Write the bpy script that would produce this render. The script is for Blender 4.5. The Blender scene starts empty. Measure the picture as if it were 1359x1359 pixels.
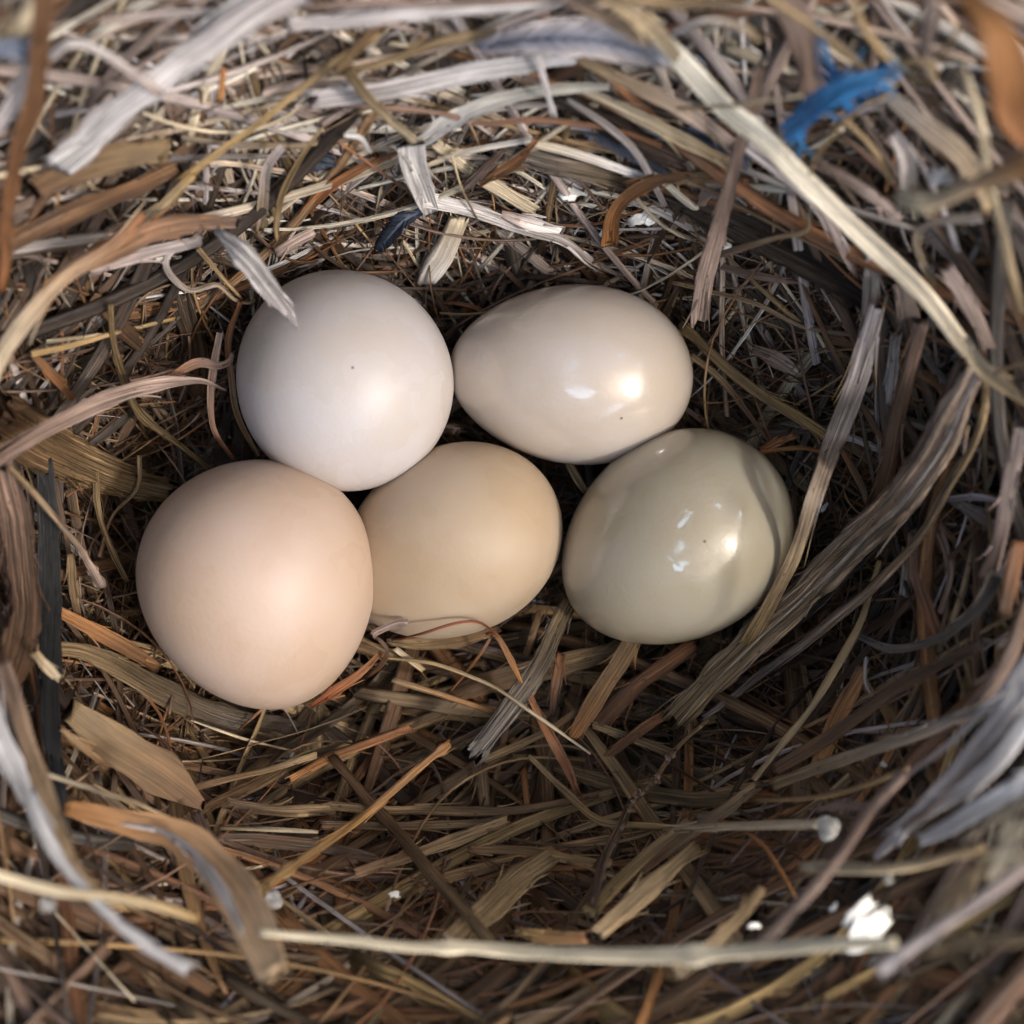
import bpy, math, random
import numpy as np
from mathutils import Vector

C = bpy.context.scene.collection
scene = bpy.context.scene

# ------------------------------------------------------------------ camera, world, sun, exposure (1 unit = 1 cm)
CAM_Z = 12.5
GLINT_PATCH_SHIFT = 1.7  # shifts the noise of the sky patches added for egg reflections
TAN = 0.36
cam_d = bpy.data.cameras.new('camera')
cam = bpy.data.objects.new('camera', cam_d)
C.objects.link(cam)
cam.location = (0, 0, CAM_Z)
cam.rotation_euler = (0, 0, 0)
cam_d.sensor_width = 36
cam_d.lens = 18 / TAN
cam_d.clip_start = 0.05
cam_d.clip_end = 500
cam_d.dof.use_dof = True
cam_d.dof.focus_distance = CAM_Z - 1.0
cam_d.dof.aperture_fstop = cam_d.lens * 0.001 / 0.20
scene.camera = cam

SUN_ZEN, SUN_AZ = math.radians(43), math.radians(-24)      # azimuth measured from +x
sdir = Vector((math.sin(SUN_ZEN) * math.cos(SUN_AZ), math.sin(SUN_ZEN) * math.sin(SUN_AZ), math.cos(SUN_ZEN)))
w = bpy.data.worlds.new('World')
scene.world = w
w.use_nodes = True
nt = w.node_tree
nt.nodes.clear()
sky = nt.nodes.new('ShaderNodeTexSky')
sky.sky_type = 'NISHITA'
sky.sun_disc = False
sky.sun_elevation = math.pi / 2 - SUN_ZEN
sky.sun_rotation = math.pi / 2 - SUN_AZ
sky.air_density = 1.0
sky.dust_density = 9.0
sky.ozone_density = 0.0
bg = nt.nodes.new('ShaderNodeBackground')
bg.inputs[1].default_value = 0.135
out = nt.nodes.new('ShaderNodeOutputWorld')
# bright cloud patches added to the unseen sky for glints on the eggs
tc = nt.nodes.new('ShaderNodeTexCoord')
cn = nt.nodes.new('ShaderNodeTexNoise'); cn.inputs['Scale'].default_value = 3.6; cn.inputs['Detail'].default_value = 1.5; cn.inputs['Roughness'].default_value = 0.55
cm = nt.nodes.new('ShaderNodeMapping'); cm.inputs['Location'].default_value = (GLINT_PATCH_SHIFT, 2.3, 5.1)
nt.links.new(tc.outputs['Generated'], cm.inputs[0]); nt.links.new(cm.outputs[0], cn.inputs['Vector'])
cr = nt.nodes.new('ShaderNodeMapRange'); cr.interpolation_type = 'SMOOTHSTEP'
cr.inputs[1].default_value = 0.60; cr.inputs[2].default_value = 0.66; cr.inputs[3].default_value = 0; cr.inputs[4].default_value = 1
nt.links.new(cn.outputs['Fac'], cr.inputs[0])
dt = nt.nodes.new('ShaderNodeVectorMath'); dt.operation = 'DOT_PRODUCT'; dt.inputs[1].default_value = (0.50, -0.62, 0.50)
nt.links.new(tc.outputs['Generated'], dt.inputs[0])
dr = nt.nodes.new('ShaderNodeMapRange'); dr.interpolation_type = 'SMOOTHSTEP'
dr.inputs[1].default_value = 0.1; dr.inputs[2].default_value = 0.4; dr.inputs[3].default_value = 0; dr.inputs[4].default_value = 1
nt.links.new(dt.outputs['Value'], dr.inputs[0])
mu = nt.nodes.new('ShaderNodeMath'); mu.operation = 'MULTIPLY'
nt.links.new(cr.outputs[0], mu.inputs[0]); nt.links.new(dr.outputs[0], mu.inputs[1])
mx = nt.nodes.new('ShaderNodeMix'); mx.data_type = 'RGBA'
mx.inputs['B'].default_value = (32, 44, 58, 1)
nt.links.new(mu.outputs[0], mx.inputs['Factor']); nt.links.new(sky.outputs[0], mx.inputs['A'])
nt.links.new(mx.outputs['Result'], bg.inputs[0])
nt.links.new(bg.outputs[0], out.inputs[0])

sun_d = bpy.data.lights.new('sun', 'SUN')
sun_d.energy = 2.3
sun_d.angle = math.radians(4.5)
sun_d.color = (1.0, 0.97, 0.93)
sun = bpy.data.objects.new('sun', sun_d)
C.objects.link(sun)
sun.rotation_euler = sdir.to_track_quat('Z', 'Y').to_euler()

scene.view_settings.view_transform = 'Standard'
scene.view_settings.look = 'None'
scene.view_settings.gamma = 1
scene.view_settings.exposure = -0.08
scene.cycles.use_denoising = True
scene.cycles.max_bounces = 8

# ------------------------------------------------------------------ shape of the nest cup
CX, CY = -0.33, -0.12
def bowl(x, y):
    e = np.sqrt(((x - CX) / 3.25) ** 2 + ((y - CY) / 2.6) ** 2)
    t = np.maximum(0.0, e - 0.86)
    return 4.2 * (1 - np.exp(-(t / 0.42) ** 1.35))

def bowl_n(x, y):
    d = 0.05
    n = np.stack([-(bowl(x + d, y) - bowl(x - d, y)) / (2 * d), -(bowl(x, y + d) - bowl(x, y - d)) / (2 * d), np.ones_like(x)], -1)
    return n / np.linalg.norm(n, axis=-1, keepdims=True)

K = 2 * TAN / 1359.0
def pt(px, py, h):
    """a place in the cup seen at photo position px, py, h cm above the cup wall (h >= 10: h-10 cm above the cup floor)"""
    dx, dy = (px - 679.5) * K, (679.5 - py) * K
    if 1.2 < h < 10: h += (h - 1.2) * 0.3
    if h >= 10:
        d = CAM_Z - (h - 10)
        return (dx * d, dy * d, h - 10)
    lo, hi = 3.0, CAM_Z + 3
    for _ in range(40):
        m = (lo + hi) / 2
        if CAM_Z - m > bowl(dx * m, dy * m) + h: lo = m
        else: hi = m
    return (dx * lo, dy * lo, CAM_Z - lo)

# ------------------------------------------------------------------ eggs: photo centre, half width and height along the long and short axis, angle, tilt
EGGS = [
    # px, py, z, long px, short px, angle, tilt(deg), asym, rough, colour, label
    dict(c=(454, 498), z=0.92, L=166, S=140, ang=-58, tilt=50, k=0.12, rough=0.30, col=(0.485, 0.445, 0.435),
         specks=[(470,495)], label='bluish white egg under the pointed pale flake, topmost of the five', gloss=0.25),
    dict(c=(757, 497), z=0.78, L=162, S=118.5, ang=-4, tilt=4, k=0.10, rough=0.16, col=(0.52, 0.455, 0.405),
         specks=[(825,553)], label='shiny pinkish white egg lying sideways with blurred bluish reflections', gloss=1.0),
    dict(c=(346, 778), z=1.16, L=168, S=154, ang=103, tilt=14, k=0.12, rough=0.34, col=(0.51, 0.385, 0.31),
         specks=[], label='matte pinkish cream egg, largest of the five, beside the dark left nest wall', gloss=0.2),
    dict(c=(597, 721), z=0.76, L=155, S=124, ang=28, tilt=12, k=0.08, rough=0.38, col=(0.455, 0.35, 0.25),
         specks=[], label='dull tan cream egg in the middle, wedged between the other four', gloss=0.15),
    dict(c=(895, 717), z=0.86, L=163, S=134, ang=36, tilt=10, k=0.09, rough=0.13, col=(0.40, 0.355, 0.27),
         specks=[(935,718)], label='glossy greenish grey tan egg with small sharp glints', gloss=1.0),
]
def egg_frame(e):
    d = CAM_Z - e['z']
    s = K * d
    c = np.array([(e['c'][0] - 679.5) * s, (679.5 - e['c'][1]) * s, e['z']])
    a, t = math.radians(e['ang']), math.radians(e['tilt'])
    ax = np.array([math.cos(a) * math.cos(t), math.sin(a) * math.cos(t), math.sin(t)])
    ay = np.array([-math.sin(a), math.cos(a), 0.0])
    az = np.cross(ax, ay)
    M = np.stack([ax, ay, az], 1)
    return c, M, e['L'] * s, e['S'] * s
for e in EGGS: e['f'] = egg_frame(e)
def on_egg(e, px, py):
    """where on the shell (egg's own axes) a speck seen at px, py sits"""
    c, M, L, S = e['f']
    d = np.array([(px - 679.5) * K, (679.5 - py) * K, -1.0]); o = np.array([0, 0, CAM_Z])
    sc = np.array([1 / L, 1 / S, 1 / S])
    oo = ((o - c) @ M) * sc; dd = (d @ M) * sc
    a = dd @ dd; b = 2 * oo @ dd; q = oo @ oo - 1
    t = (-b - math.sqrt(max(0, b * b - 4 * a * q))) / (2 * a)
    u = oo + dd * t
    return np.array([u[0] * L, u[1] * S * (1 + e['k'] * u[0]), u[2] * S * (1 + e['k'] * u[0])])
def push_out(P, margin=0.03):
    """keep straw points from piercing the eggs"""
    P = P.copy()
    for e in EGGS:
        c, M, L, S = e['f']
        for _ in range(2):
            q = (P - c) @ M
            r = np.sqrt((q[:, 0] / L) ** 2 + (q[:, 1] / S) ** 2 + (q[:, 2] / S) ** 2)
            lim = 1 + margin / S
            ins = r < lim
            if ins.any():
                k = (lim / np.maximum(r[ins], 0.05))[:, None]
                P[ins] = c + (P[ins] - c) * k
    return P
def inside_egg(P, m=0.06):
    for e in EGGS:
        c, M, L, S = e['f']
        q = (P - c) @ M
        if (np.sqrt((q[:, 0] / (L + m)) ** 2 + (q[:, 1] / (S + m)) ** 2 + (q[:, 2] / (S + m)) ** 2) < 1).any(): return True
    return False

# ------------------------------------------------------------------ materials
PAL = {
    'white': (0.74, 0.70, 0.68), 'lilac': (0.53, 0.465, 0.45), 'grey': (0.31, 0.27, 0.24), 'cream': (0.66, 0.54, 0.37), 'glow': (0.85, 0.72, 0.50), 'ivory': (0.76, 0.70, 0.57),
    'tan': (0.42, 0.285, 0.145), 'gold': (0.42, 0.27, 0.105), 'olive': (0.25, 0.168, 0.083), 'pink': (0.42, 0.31, 0.26),
    'mauve': (0.22, 0.145, 0.11), 'brown': (0.165, 0.085, 0.040), 'rust': (0.30, 0.125, 0.05), 'orange': (0.42, 0.19, 0.065),
    'dark': (0.055, 0.037, 0.026), 'dgrey': (0.10, 0.08, 0.065), 'black': (0.014, 0.014, 0.014), 'red': (0.26, 0.07, 0.03),
    'navy': (0.022, 0.030, 0.048), 'slate': (0.16, 0.18, 0.24), 'blue': (0.035, 0.26, 0.66), 'fawn': (0.58, 0.43, 0.33), 'sky': (0.13, 0.44, 0.80), 'leaflight': (0.82, 0.56, 0.33), 'teal': (0.03, 0.13, 0.24),
}
def N(nt, t, **k):
    n = nt.nodes.new(t)
    for a, b in k.items(): setattr(n, a, b)
    return n
def straw_material(name, rough=0.5, spec=0.4, bump=0.35, streak=0.55, specks=0.5, sheen=0.0, transl=0.0):
    m = bpy.data.materials.new(name)
    m.use_nodes = True
    nt = m.node_tree
    b = nt.nodes['Principled BSDF']
    col = N(nt, 'ShaderNodeAttribute', attribute_name='tone')
    fib = N(nt, 'ShaderNodeAttribute', attribute_name='grain')
    mp = N(nt, 'ShaderNodeVectorMath', operation='MULTIPLY'); mp.inputs[1].default_value = (85, 1.3, 1)
    nt.links.new(fib.outputs['Vector'], mp.inputs[0])
    n1 = N(nt, 'ShaderNodeTexNoise'); n1.inputs['Scale'].default_value = 1; n1.inputs['Detail'].default_value = 4; n1.inputs['Roughness'].default_value = 0.65
    nt.links.new(mp.outputs[0], n1.inputs['Vector'])
    mp2 = N(nt, 'ShaderNodeVectorMath', operation='MULTIPLY'); mp2.inputs[1].default_value = (9, 2.2, 1.7)
    nt.links.new(fib.outputs['Vector'], mp2.inputs[0])
    n2 = N(nt, 'ShaderNodeTexNoise'); n2.inputs['Scale'].default_value = 1; n2.inputs['Detail'].default_value = 5
    nt.links.new(mp2.outputs[0], n2.inputs['Vector'])
    mp3 = N(nt, 'ShaderNodeVectorMath', operation='MULTIPLY'); mp3.inputs[1].default_value = (42, 13, 3)
    nt.links.new(fib.outputs['Vector'], mp3.inputs[0])
    n3 = N(nt, 'ShaderNodeTexNoise'); n3.inputs['Scale'].default_value = 1; n3.inputs['Detail'].default_value = 2
    nt.links.new(mp3.outputs[0], n3.inputs['Vector'])
    r1 = N(nt, 'ShaderNodeMapRange'); r1.inputs[1].default_value = 0.36; r1.inputs[2].default_value = 0.62
    r1.inputs[3].default_value = 1 - streak; r1.inputs[4].default_value = 1 + streak * 0.35
    nt.links.new(n1.outputs['Fac'], r1.inputs[0])
    r2 = N(nt, 'ShaderNodeMapRange'); r2.inputs[1].default_value = 0.3; r2.inputs[2].default_value = 0.7
    r2.inputs[3].default_value = 0.62; r2.inputs[4].default_value = 1.22
    nt.links.new(n2.outputs['Fac'], r2.inputs[0])
    r3 = N(nt, 'ShaderNodeMapRange'); r3.inputs[1].default_value = 0.66; r3.inputs[2].default_value = 0.74
    r3.inputs[3].default_value = 1; r3.inputs[4].default_value = 1 - specks
    nt.links.new(n3.outputs['Fac'], r3.inputs[0])
    m1 = N(nt, 'ShaderNodeMath', operation='MULTIPLY'); nt.links.new(r1.outputs[0], m1.inputs[0]); nt.links.new(r2.outputs[0], m1.inputs[1])
    m2 = N(nt, 'ShaderNodeMath', operation='MULTIPLY'); nt.links.new(m1.outputs[0], m2.inputs[0]); nt.links.new(r3.outputs[0], m2.inputs[1])
    sc = N(nt, 'ShaderNodeVectorMath', operation='SCALE')
    nt.links.new(col.outputs['Color'], sc.inputs[0]); nt.links.new(m2.outputs[0], sc.inputs['Scale'])
    nt.links.new(sc.outputs[0], b.inputs['Base Color'])
    rr = N(nt, 'ShaderNodeMapRange'); rr.inputs[3].default_value = rough - 0.14; rr.inputs[4].default_value = rough + 0.2
    nt.links.new(n2.outputs['Fac'], rr.inputs[0]); nt.links.new(rr.outputs[0], b.inputs['Roughness'])
    b.inputs['Specular IOR Level'].default_value = spec
    if transl:
        b.inputs['Subsurface Weight'].default_value = transl
        b.inputs['Subsurface Radius'].default_value = (0.06, 0.035, 0.015)
        b.inputs['Subsurface Scale'].default_value = 1.0
    bp = N(nt, 'ShaderNodeBump'); bp.inputs['Strength'].default_value = bump; bp.inputs['Distance'].default_value = 0.035
    nt.links.new(m1.outputs[0], bp.inputs['Height']); nt.links.new(bp.outputs[0], b.inputs['Normal'])
    return m
M_STRAW = straw_material('dry_straw', rough=0.46, spec=0.5, bump=0.5, streak=0.68, specks=0.6)
M_SHINY = straw_material('waxy_straw', rough=0.32, spec=0.6, bump=0.35, streak=0.5, specks=0.35)
M_WOOD = straw_material('weathered_fibre', rough=0.75, spec=0.2, bump=0.8, streak=0.8, specks=0.7)
M_LEAF = straw_material('dry_leaf', rough=0.5, spec=0.35, bump=0.3, streak=0.35, specks=0.15)
M_FEATHER = straw_material('feather_barb', rough=0.38, spec=0.5, bump=0.2, streak=0.3, specks=0.0)
M_PLASTIC = straw_material('blue_plastic_fibre', rough=0.4, spec=0.5, bump=0.5, streak=0.5, specks=0.0)

def tag(o, label=None, cat=None, group=None, kind=None):
    if label: o['label'] = label
    if cat: o['category'] = cat
    if group: o['group'] = group
    if kind: o['kind'] = kind
    return o

# ------------------------------------------------------------------ strips: every straw, blade, twig and fibre is a closed solid swept along a path
def catmull(P, n):
    P = np.asarray(P, float)
    if len(P) == 2: 
        t = np.linspace(0, 1, n)[:, None]
        return P[0] * (1 - t) + P[1] * t
    seg = np.linalg.norm(np.diff(P[:, :3], axis=0), axis=1)
    s = np.concatenate([[0], np.cumsum(np.maximum(seg, 1e-4) ** 0.7)])
    m = np.zeros_like(P)
    for i in range(len(P)):
        if i == 0: m[i] = (P[1] - P[0]) / (s[1] - s[0])
        elif i == len(P) - 1: m[i] = (P[-1] - P[-2]) / (s[-1] - s[-2])
        else: m[i] = (P[i + 1] - P[i - 1]) / (s[i + 1] - s[i - 1])
    t = np.linspace(0, s[-1], n)
    k = np.clip(np.searchsorted(s, t, side='right') - 1, 0, len(P) - 2)
    h = (s[k + 1] - s[k])[:, None]
    u = ((t - s[k])[:, None]) / h
    return (2*u**3 - 3*u**2 + 1) * P[k] + (u**3 - 2*u**2 + u) * h * m[k] + (-2*u**3 + 3*u**2) * P[k+1] + (u**3 - u**2) * h * m[k+1]

class Acc:
    def __init__(s): s.v = []; s.f = []; s.t = []; s.g = []; s.n = 0; s.quads = []
    def strip(s, P, W, up, c0, c1, rng, ratio=0.2, nv=8, fold=0.0, ridge=0.0, rag=0.5, curl=0.0):
        n = len(P)
        T = np.gradient(P, axis=0)
        T /= np.linalg.norm(T, axis=1, keepdims=True) + 1e-9
        B = np.cross(up, T); B /= np.linalg.norm(B, axis=1, keepdims=True) + 1e-9
        U = np.cross(T, B)
        a = np.arange(nv) * 2 * math.pi / nv
        x = np.cos(a); y = np.sin(a)
        if ratio < 0.5:                       # a blade: nearly rectangular section
            x = np.sign(x) * np.abs(x) ** 0.75; y = np.sign(y) * np.abs(y) ** 0.6
        h = W / 2
        rk = 1 + ridge * rng.uniform(-1, 1, nv)
        X = np.outer(h, x)
        Y = np.outer(h * ratio, y * rk)
        if ratio < 0.5: Y = Y + np.outer(h, np.abs(x) ** 1.5) * fold - np.outer(h, np.ones(nv)) * fold * 0.4
        if ridge: 
            wob = np.cumsum(rng.normal(0, 1, (n, nv)), axis=0); wob -= wob.mean(0)
            X = X * (1 + ridge * 0.1 * np.clip(wob, -2, 2)); Y = Y + (h[:, None] * ridge * 0.06) * np.clip(wob, -3, 3)
        V = P[:, None, :] + X[..., None] * B[:, None, :] + Y[..., None] * U[:, None, :]
        if rag:
            V[0] -= T[0] * (rng.uniform(-1, 1, nv) * rag * h[0])[:, None]
            V[-1] += T[-1] * (rng.uniform(-1, 1, nv) * rag * h[-1])[:, None]
        L = np.concatenate([[0], np.cumsum(np.linalg.norm(np.diff(P, axis=0), axis=1))])
        sd = rng.uniform(0, 90)
        G = np.stack([X + rng.uniform(0, 5), np.repeat(L[:, None], nv, 1), np.full((n, nv), sd)], -1)
        t = (L / max(L[-1], 1e-6))[:, None]
        col = np.asarray(c0) * (1 - t) + np.asarray(c1) * t
        col = np.repeat(col[:, None, :], nv, 1)
        s.v.append(V.reshape(-1, 3)); s.g.append(G.reshape(-1, 3)); s.t.append(col.reshape(-1, 3))
        i = np.arange(n - 1)[:, None] * nv; j = np.arange(nv)[None, :]; j2 = (j + 1) % nv
        q = np.stack([i + j, i + j2, i + nv + j2, i + nv + j], -1).reshape(-1, 4) + s.n
        s.quads.append(q)
        s.f.append([s.n + k for k in range(nv)][::-1]); s.f.append([s.n + (n - 1) * nv + k for k in range(nv)])
        s.n += n * nv
    def build(s, name, mat, parent=None, smooth=True):
        V = np.concatenate(s.v); Q = np.concatenate(s.quads)
        me = bpy.data.meshes.new(name)
        nq = len(Q); caps = s.f
        nl = nq * 4 + sum(len(c) for c in caps)
        me.vertices.add(len(V)); me.vertices.foreach_set('co', V.astype(np.float32).ravel())
        me.loops.add(nl); me.polygons.add(nq + len(caps))
        vi = np.concatenate([Q.ravel()] + [np.array(c) for c in caps]).astype(np.int32)
        st = np.concatenate([np.arange(nq) * 4, nq * 4 + np.concatenate([[0], np.cumsum([len(c) for c in caps])[:-1]])]).astype(np.int32)
        me.loops.foreach_set('vertex_index', vi)
        me.polygons.foreach_set('loop_start', st)
        me.update(calc_edges=True)
        a = me.attributes.new('tone', 'FLOAT_COLOR', 'POINT')
        cc = np.concatenate(s.t); a.data.foreach_set('color', np.concatenate([cc, np.ones((len(cc), 1))], 1).astype(np.float32).ravel())
        a = me.attributes.new('grain', 'FLOAT_VECTOR', 'POINT')
        a.data.foreach_set('vector', np.concatenate(s.g).astype(np.float32).ravel())
        if smooth: me.polygons.foreach_set('use_smooth', np.ones(len(me.polygons), bool))
        me.validate()
        me.materials.append(mat)
        o = bpy.data.objects.new(name, me)
        C.objects.link(o)
        if parent is not None: o.parent = parent
        return o

def ground_ups(P):
    n = bowl_n(P[:, 0], P[:, 1]); n = n * 0.5 + np.array([0, 0, 0.5])
    return n / np.linalg.norm(n, axis=1, keepdims=True)

STYLE = { 'stalk': (0.42, 26, 0.04, 0.55, 1.0, straw_material('grooved_stalk', rough=0.6, spec=0.35, bump=0.8, streak=0.75, specks=0.75)),   # ratio, sides, fold, ridge, raggedness, material
    'blade': (0.10, 14, 0.16, 0.25, 0.5, M_STRAW), 'flat': (0.14, 14, 0.05, 0.3, 0.6, M_STRAW), 'stem': (0.75, 12, 0, 0.12, 0.5, M_STRAW),
    'wax': (0.45, 16, 0.1, 0.3, 0.6, M_SHINY), 'wood': (0.35, 22, 0.05, 0.9, 1.6, M_WOOD), 'leaf': (0.05, 16, 0.2, 0.2, 0.8, M_LEAF),
    'thin': (0.8, 7, 0, 0.1, 0.3, M_STRAW), 'twig': (0.9, 12, 0, 0.35, 0.4, M_WOOD), 'fold': (0.07, 14, 0.7, 0.15, 0.5, M_STRAW),
}
MASTER = np.random.default_rng(11)
def path3(pts, n, free=False):
    Q = np.array([pt(*p) for p in pts])
    P = catmull(Q, n)
    return P if free else push_out(P)
def widths(P, w, n, rng, wob=0.1):
    w = [w] if not isinstance(w, (list, tuple)) else w
    W = np.interp(np.linspace(0, 1, n), np.linspace(0, 1, len(w)), w) * K * (CAM_Z - P[:, 2])
    k = rng.normal(0, 1, max(4, n // 4)); k = np.interp(np.linspace(0, 1, n), np.linspace(0, 1, len(k)), k)
    return W * (1 + wob * k)
def tone(c):
    a, _, b = c.partition('>')
    return PAL[a], PAL[b or a]
def straw(name, cat, label, c, pts, w, style='blade', twist=0.0, roll=0.0, knots=(), seed=None, group=None, parent=None, jit=1.0, wob=0.1):
    rng = np.random.default_rng(seed if seed is not None else MASTER.integers(1 << 30))
    lp = sum(math.dist(a[:2], b[:2]) for a, b in zip(pts, pts[1:]))
    n = int(min(90, max(10, lp / 7)))
    P = path3(pts, n)
    # slight natural waviness
    k = max(3, n // 7)
    for ax in range(3):
        q = rng.normal(0, 0.008 * jit, k); P[:, ax] += np.interp(np.linspace(0, 1, n), np.linspace(0, 1, k), q)
    P[1:-1] = (P[:-2] + 2 * P[1:-1] + P[2:]) / 4
    W = widths(P, w, n, rng, wob)
    for kn in knots:
        t = np.linspace(0, 1, n); W *= 1 + 0.6 * np.exp(-((t - kn) / 0.018) ** 2)
    ratio, nv, fold, ridge, rag, mat = STYLE[style]
    up = ground_ups(P)
    T = np.gradient(P, axis=0); T /= np.linalg.norm(T, axis=1, keepdims=True)
    B = np.cross(up, T); B /= np.linalg.norm(B, axis=1, keepdims=True)
    ang = roll + rng.normal(0, 0.15) + (twist * np.linspace(-0.5, 0.5, n))
    ang = np.asarray(ang) * np.ones(n)
    up = up * np.cos(ang)[:, None] + B * np.sin(ang)[:, None]
    c0, c1 = tone(c)
    v = 1 + rng.normal(0, 0.06)
    A = Acc()
    A.strip(P, W, up, np.array(c0) * v, np.array(c1) * v, rng, ratio, nv, fold, ridge, rag)
    # fibres peeling off the edges and the broken ends
    wm = max(w) if isinstance(w, (list, tuple)) else w
    if wm >= 12 and style in ('flat', 'blade', 'wood', 'stalk', 'stem', 'fold'):
        r2 = np.random.default_rng(int(abs(pts[0][0] * 31 + pts[-1][1] * 17)) + 5)
        B2 = np.cross(up, T)
        for q in range(int(4 + wm / 8)):
            sd = 1 if r2.random() < .5 else -1
            L = int(r2.integers(4, max(5, n // 4) + 1))
            end = r2.random() < .45
            i0 = n - L if end and r2.random() < .6 else (0 if end else int(r2.integers(0, n - L)))
            idx = np.arange(i0, i0 + L)
            if i0 == 0 and end: idx = idx[::-1]
            m = 7
            uu = np.linspace(0, L - 1, m)
            bs = np.stack([np.interp(uu, np.arange(L), P[idx, a_]) for a_ in range(3)], 1)
            e0 = r2.uniform(.1, .45) if end else .46
            lift = np.linspace(0, 1, m) ** 1.6 * r2.uniform(.15, .7)
            k_ = np.interp(uu, np.arange(L), W[idx])[:, None]
            b_ = B2[idx[0]]
            F = bs + b_ * sd * k_ * (e0 + lift[:, None]) + up[idx[0]] * (lift[:, None] * k_ * r2.uniform(-.1, .6) + k_ * ratio * .3)
            if end: F[-2:] += (bs[-1] - bs[-2]) * np.array([[.3], [1.0]]) * r2.uniform(.5, 1.5)
            A.strip(F, np.linspace(.02, .006, m) * r2.uniform(.7, 1.6), np.tile(up[idx[0]], (m, 1)), np.array(c0) * v * .95, np.array(c1) * v * 1.05, r2, .5, 5, 0, 0, .2)
    o = A.build(name, mat, parent)
    if parent is None: tag(o, label, cat, group)
    elif label: o['label'] = label
    return o
# ------------------------------------------------------------------ eggs
def egg_material(e, i):
    m = bpy.data.materials.new('eggshell_' + ['white', 'pearl', 'pink', 'tan', 'green'][i])
    m.use_nodes = True
    nt = m.node_tree; b = nt.nodes['Principled BSDF']
    tc = N(nt, 'ShaderNodeTexCoord')
    n1 = N(nt, 'ShaderNodeTexNoise'); n1.inputs['Scale'].default_value = 1.1; n1.inputs['Detail'].default_value = 3
    mp = N(nt, 'ShaderNodeMapping'); mp.inputs['Location'].default_value = (i * 3.1, i * 1.7, i)
    nt.links.new(tc.outputs['Object'], mp.inputs[0]); nt.links.new(mp.outputs[0], n1.inputs['Vector'])
    cr = N(nt, 'ShaderNodeValToRGB')
    c = np.array(e['col'])
    cr.color_ramp.elements[0].position = 0.35; cr.color_ramp.elements[0].color = tuple(c * np.array([0.94, 0.90, 0.82])) + (1,)
    cr.color_ramp.elements[1].position = 0.65; cr.color_ramp.elements[1].color = tuple(c * np.array([1.02, 1.03, 1.05])) + (1,)
    nt.links.new(n1.outputs['Fac'], cr.inputs[0])
    # tiny pits and fly specks
    last = None
    for sx, sy in e['specks']:
        q = on_egg(e, sx, sy)
        ds = N(nt, 'ShaderNodeVectorMath', operation='DISTANCE'); nt.links.new(tc.outputs['Object'], ds.inputs[0]); ds.inputs[1].default_value = tuple(q)
        s_ = N(nt, 'ShaderNodeMapRange'); s_.inputs[1].default_value = 0.008; s_.inputs[2].default_value = 0.015; s_.inputs[3].default_value = 0.25; s_.inputs[4].default_value = 1
        nt.links.new(ds.outputs['Value'], s_.inputs[0])
        if last is None: last = s_.outputs[0]
        else:
            mm = N(nt, 'ShaderNodeMath', operation='MULTIPLY'); nt.links.new(last, mm.inputs[0]); nt.links.new(s_.outputs[0], mm.inputs[1]); last = mm.outputs[0]
    sc = N(nt, 'ShaderNodeVectorMath', operation='SCALE'); nt.links.new(cr.outputs[0], sc.inputs[0]); sc.inputs['Scale'].default_value = 1
    if last is not None: nt.links.new(last, sc.inputs['Scale'])
    nt.links.new(sc.outputs[0], b.inputs['Base Color'])
    b.inputs['Roughness'].default_value = e['rough'] + 0.2
    b.inputs['Specular IOR Level'].default_value = 0.35
    b.inputs['Subsurface Weight'].default_value = 0.45
    b.inputs['Subsurface Radius'].default_value = (0.30, 0.20, 0.12)
    b.inputs['Subsurface Scale'].default_value = 0.6
    b.inputs['Coat Weight'].default_value = e['gloss']
    n2 = N(nt, 'ShaderNodeTexNoise'); n2.inputs['Scale'].default_value = 2.2; n2.inputs['Detail'].default_value = 2
    nt.links.new(mp.outputs[0], n2.inputs['Vector'])
    rr = N(nt, 'ShaderNodeMapRange'); rr.inputs[1].default_value = 0.35; rr.inputs[2].default_value = 0.65
    rr.inputs[3].default_value = e['rough'] * 0.45; rr.inputs[4].default_value = e['rough'] * 1.5
    nt.links.new(n2.outputs['Fac'], rr.inputs[0]); nt.links.new(rr.outputs[0], b.inputs['Coat Roughness'])
    n3 = N(nt, 'ShaderNodeTexNoise'); n3.inputs['Scale'].default_value = 38; n3.inputs['Detail'].default_value = 3
    nt.links.new(mp.outputs[0], n3.inputs['Vector'])
    n4 = N(nt, 'ShaderNodeTexNoise'); n4.inputs['Scale'].default_value = 2.6; n4.inputs['Detail'].default_value = 0.6
    nt.links.new(mp.outputs[0], n4.inputs['Vector'])
    ad = N(nt, 'ShaderNodeMath', operation='MULTIPLY_ADD'); ad.inputs[1].default_value = 0.006
    nt.links.new(n3.outputs['Fac'], ad.inputs[0]); nt.links.new(n4.outputs['Fac'], ad.inputs[2])
    bp = N(nt, 'ShaderNodeBump'); bp.inputs['Strength'].default_value = 0.5; bp.inputs['Distance'].default_value = 0.07
    nt.links.new(ad.outputs[0], bp.inputs['Height'])
    nt.links.new(bp.outputs[0], b.inputs['Coat Normal'])
    b.inputs['Coat IOR'].default_value = 1.65
    n5 = N(nt, 'ShaderNodeTexNoise'); n5.inputs['Scale'].default_value = 26; n5.inputs['Detail'].default_value = 4
    nt.links.new(mp.outputs[0], n5.inputs['Vector'])
    b5 = N(nt, 'ShaderNodeBump'); b5.inputs['Strength'].default_value = 0.25; b5.inputs['Distance'].default_value = 0.012
    nt.links.new(n5.outputs['Fac'], b5.inputs['Height']); nt.links.new(b5.outputs[0], b.inputs['Normal'])
    return m
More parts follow.
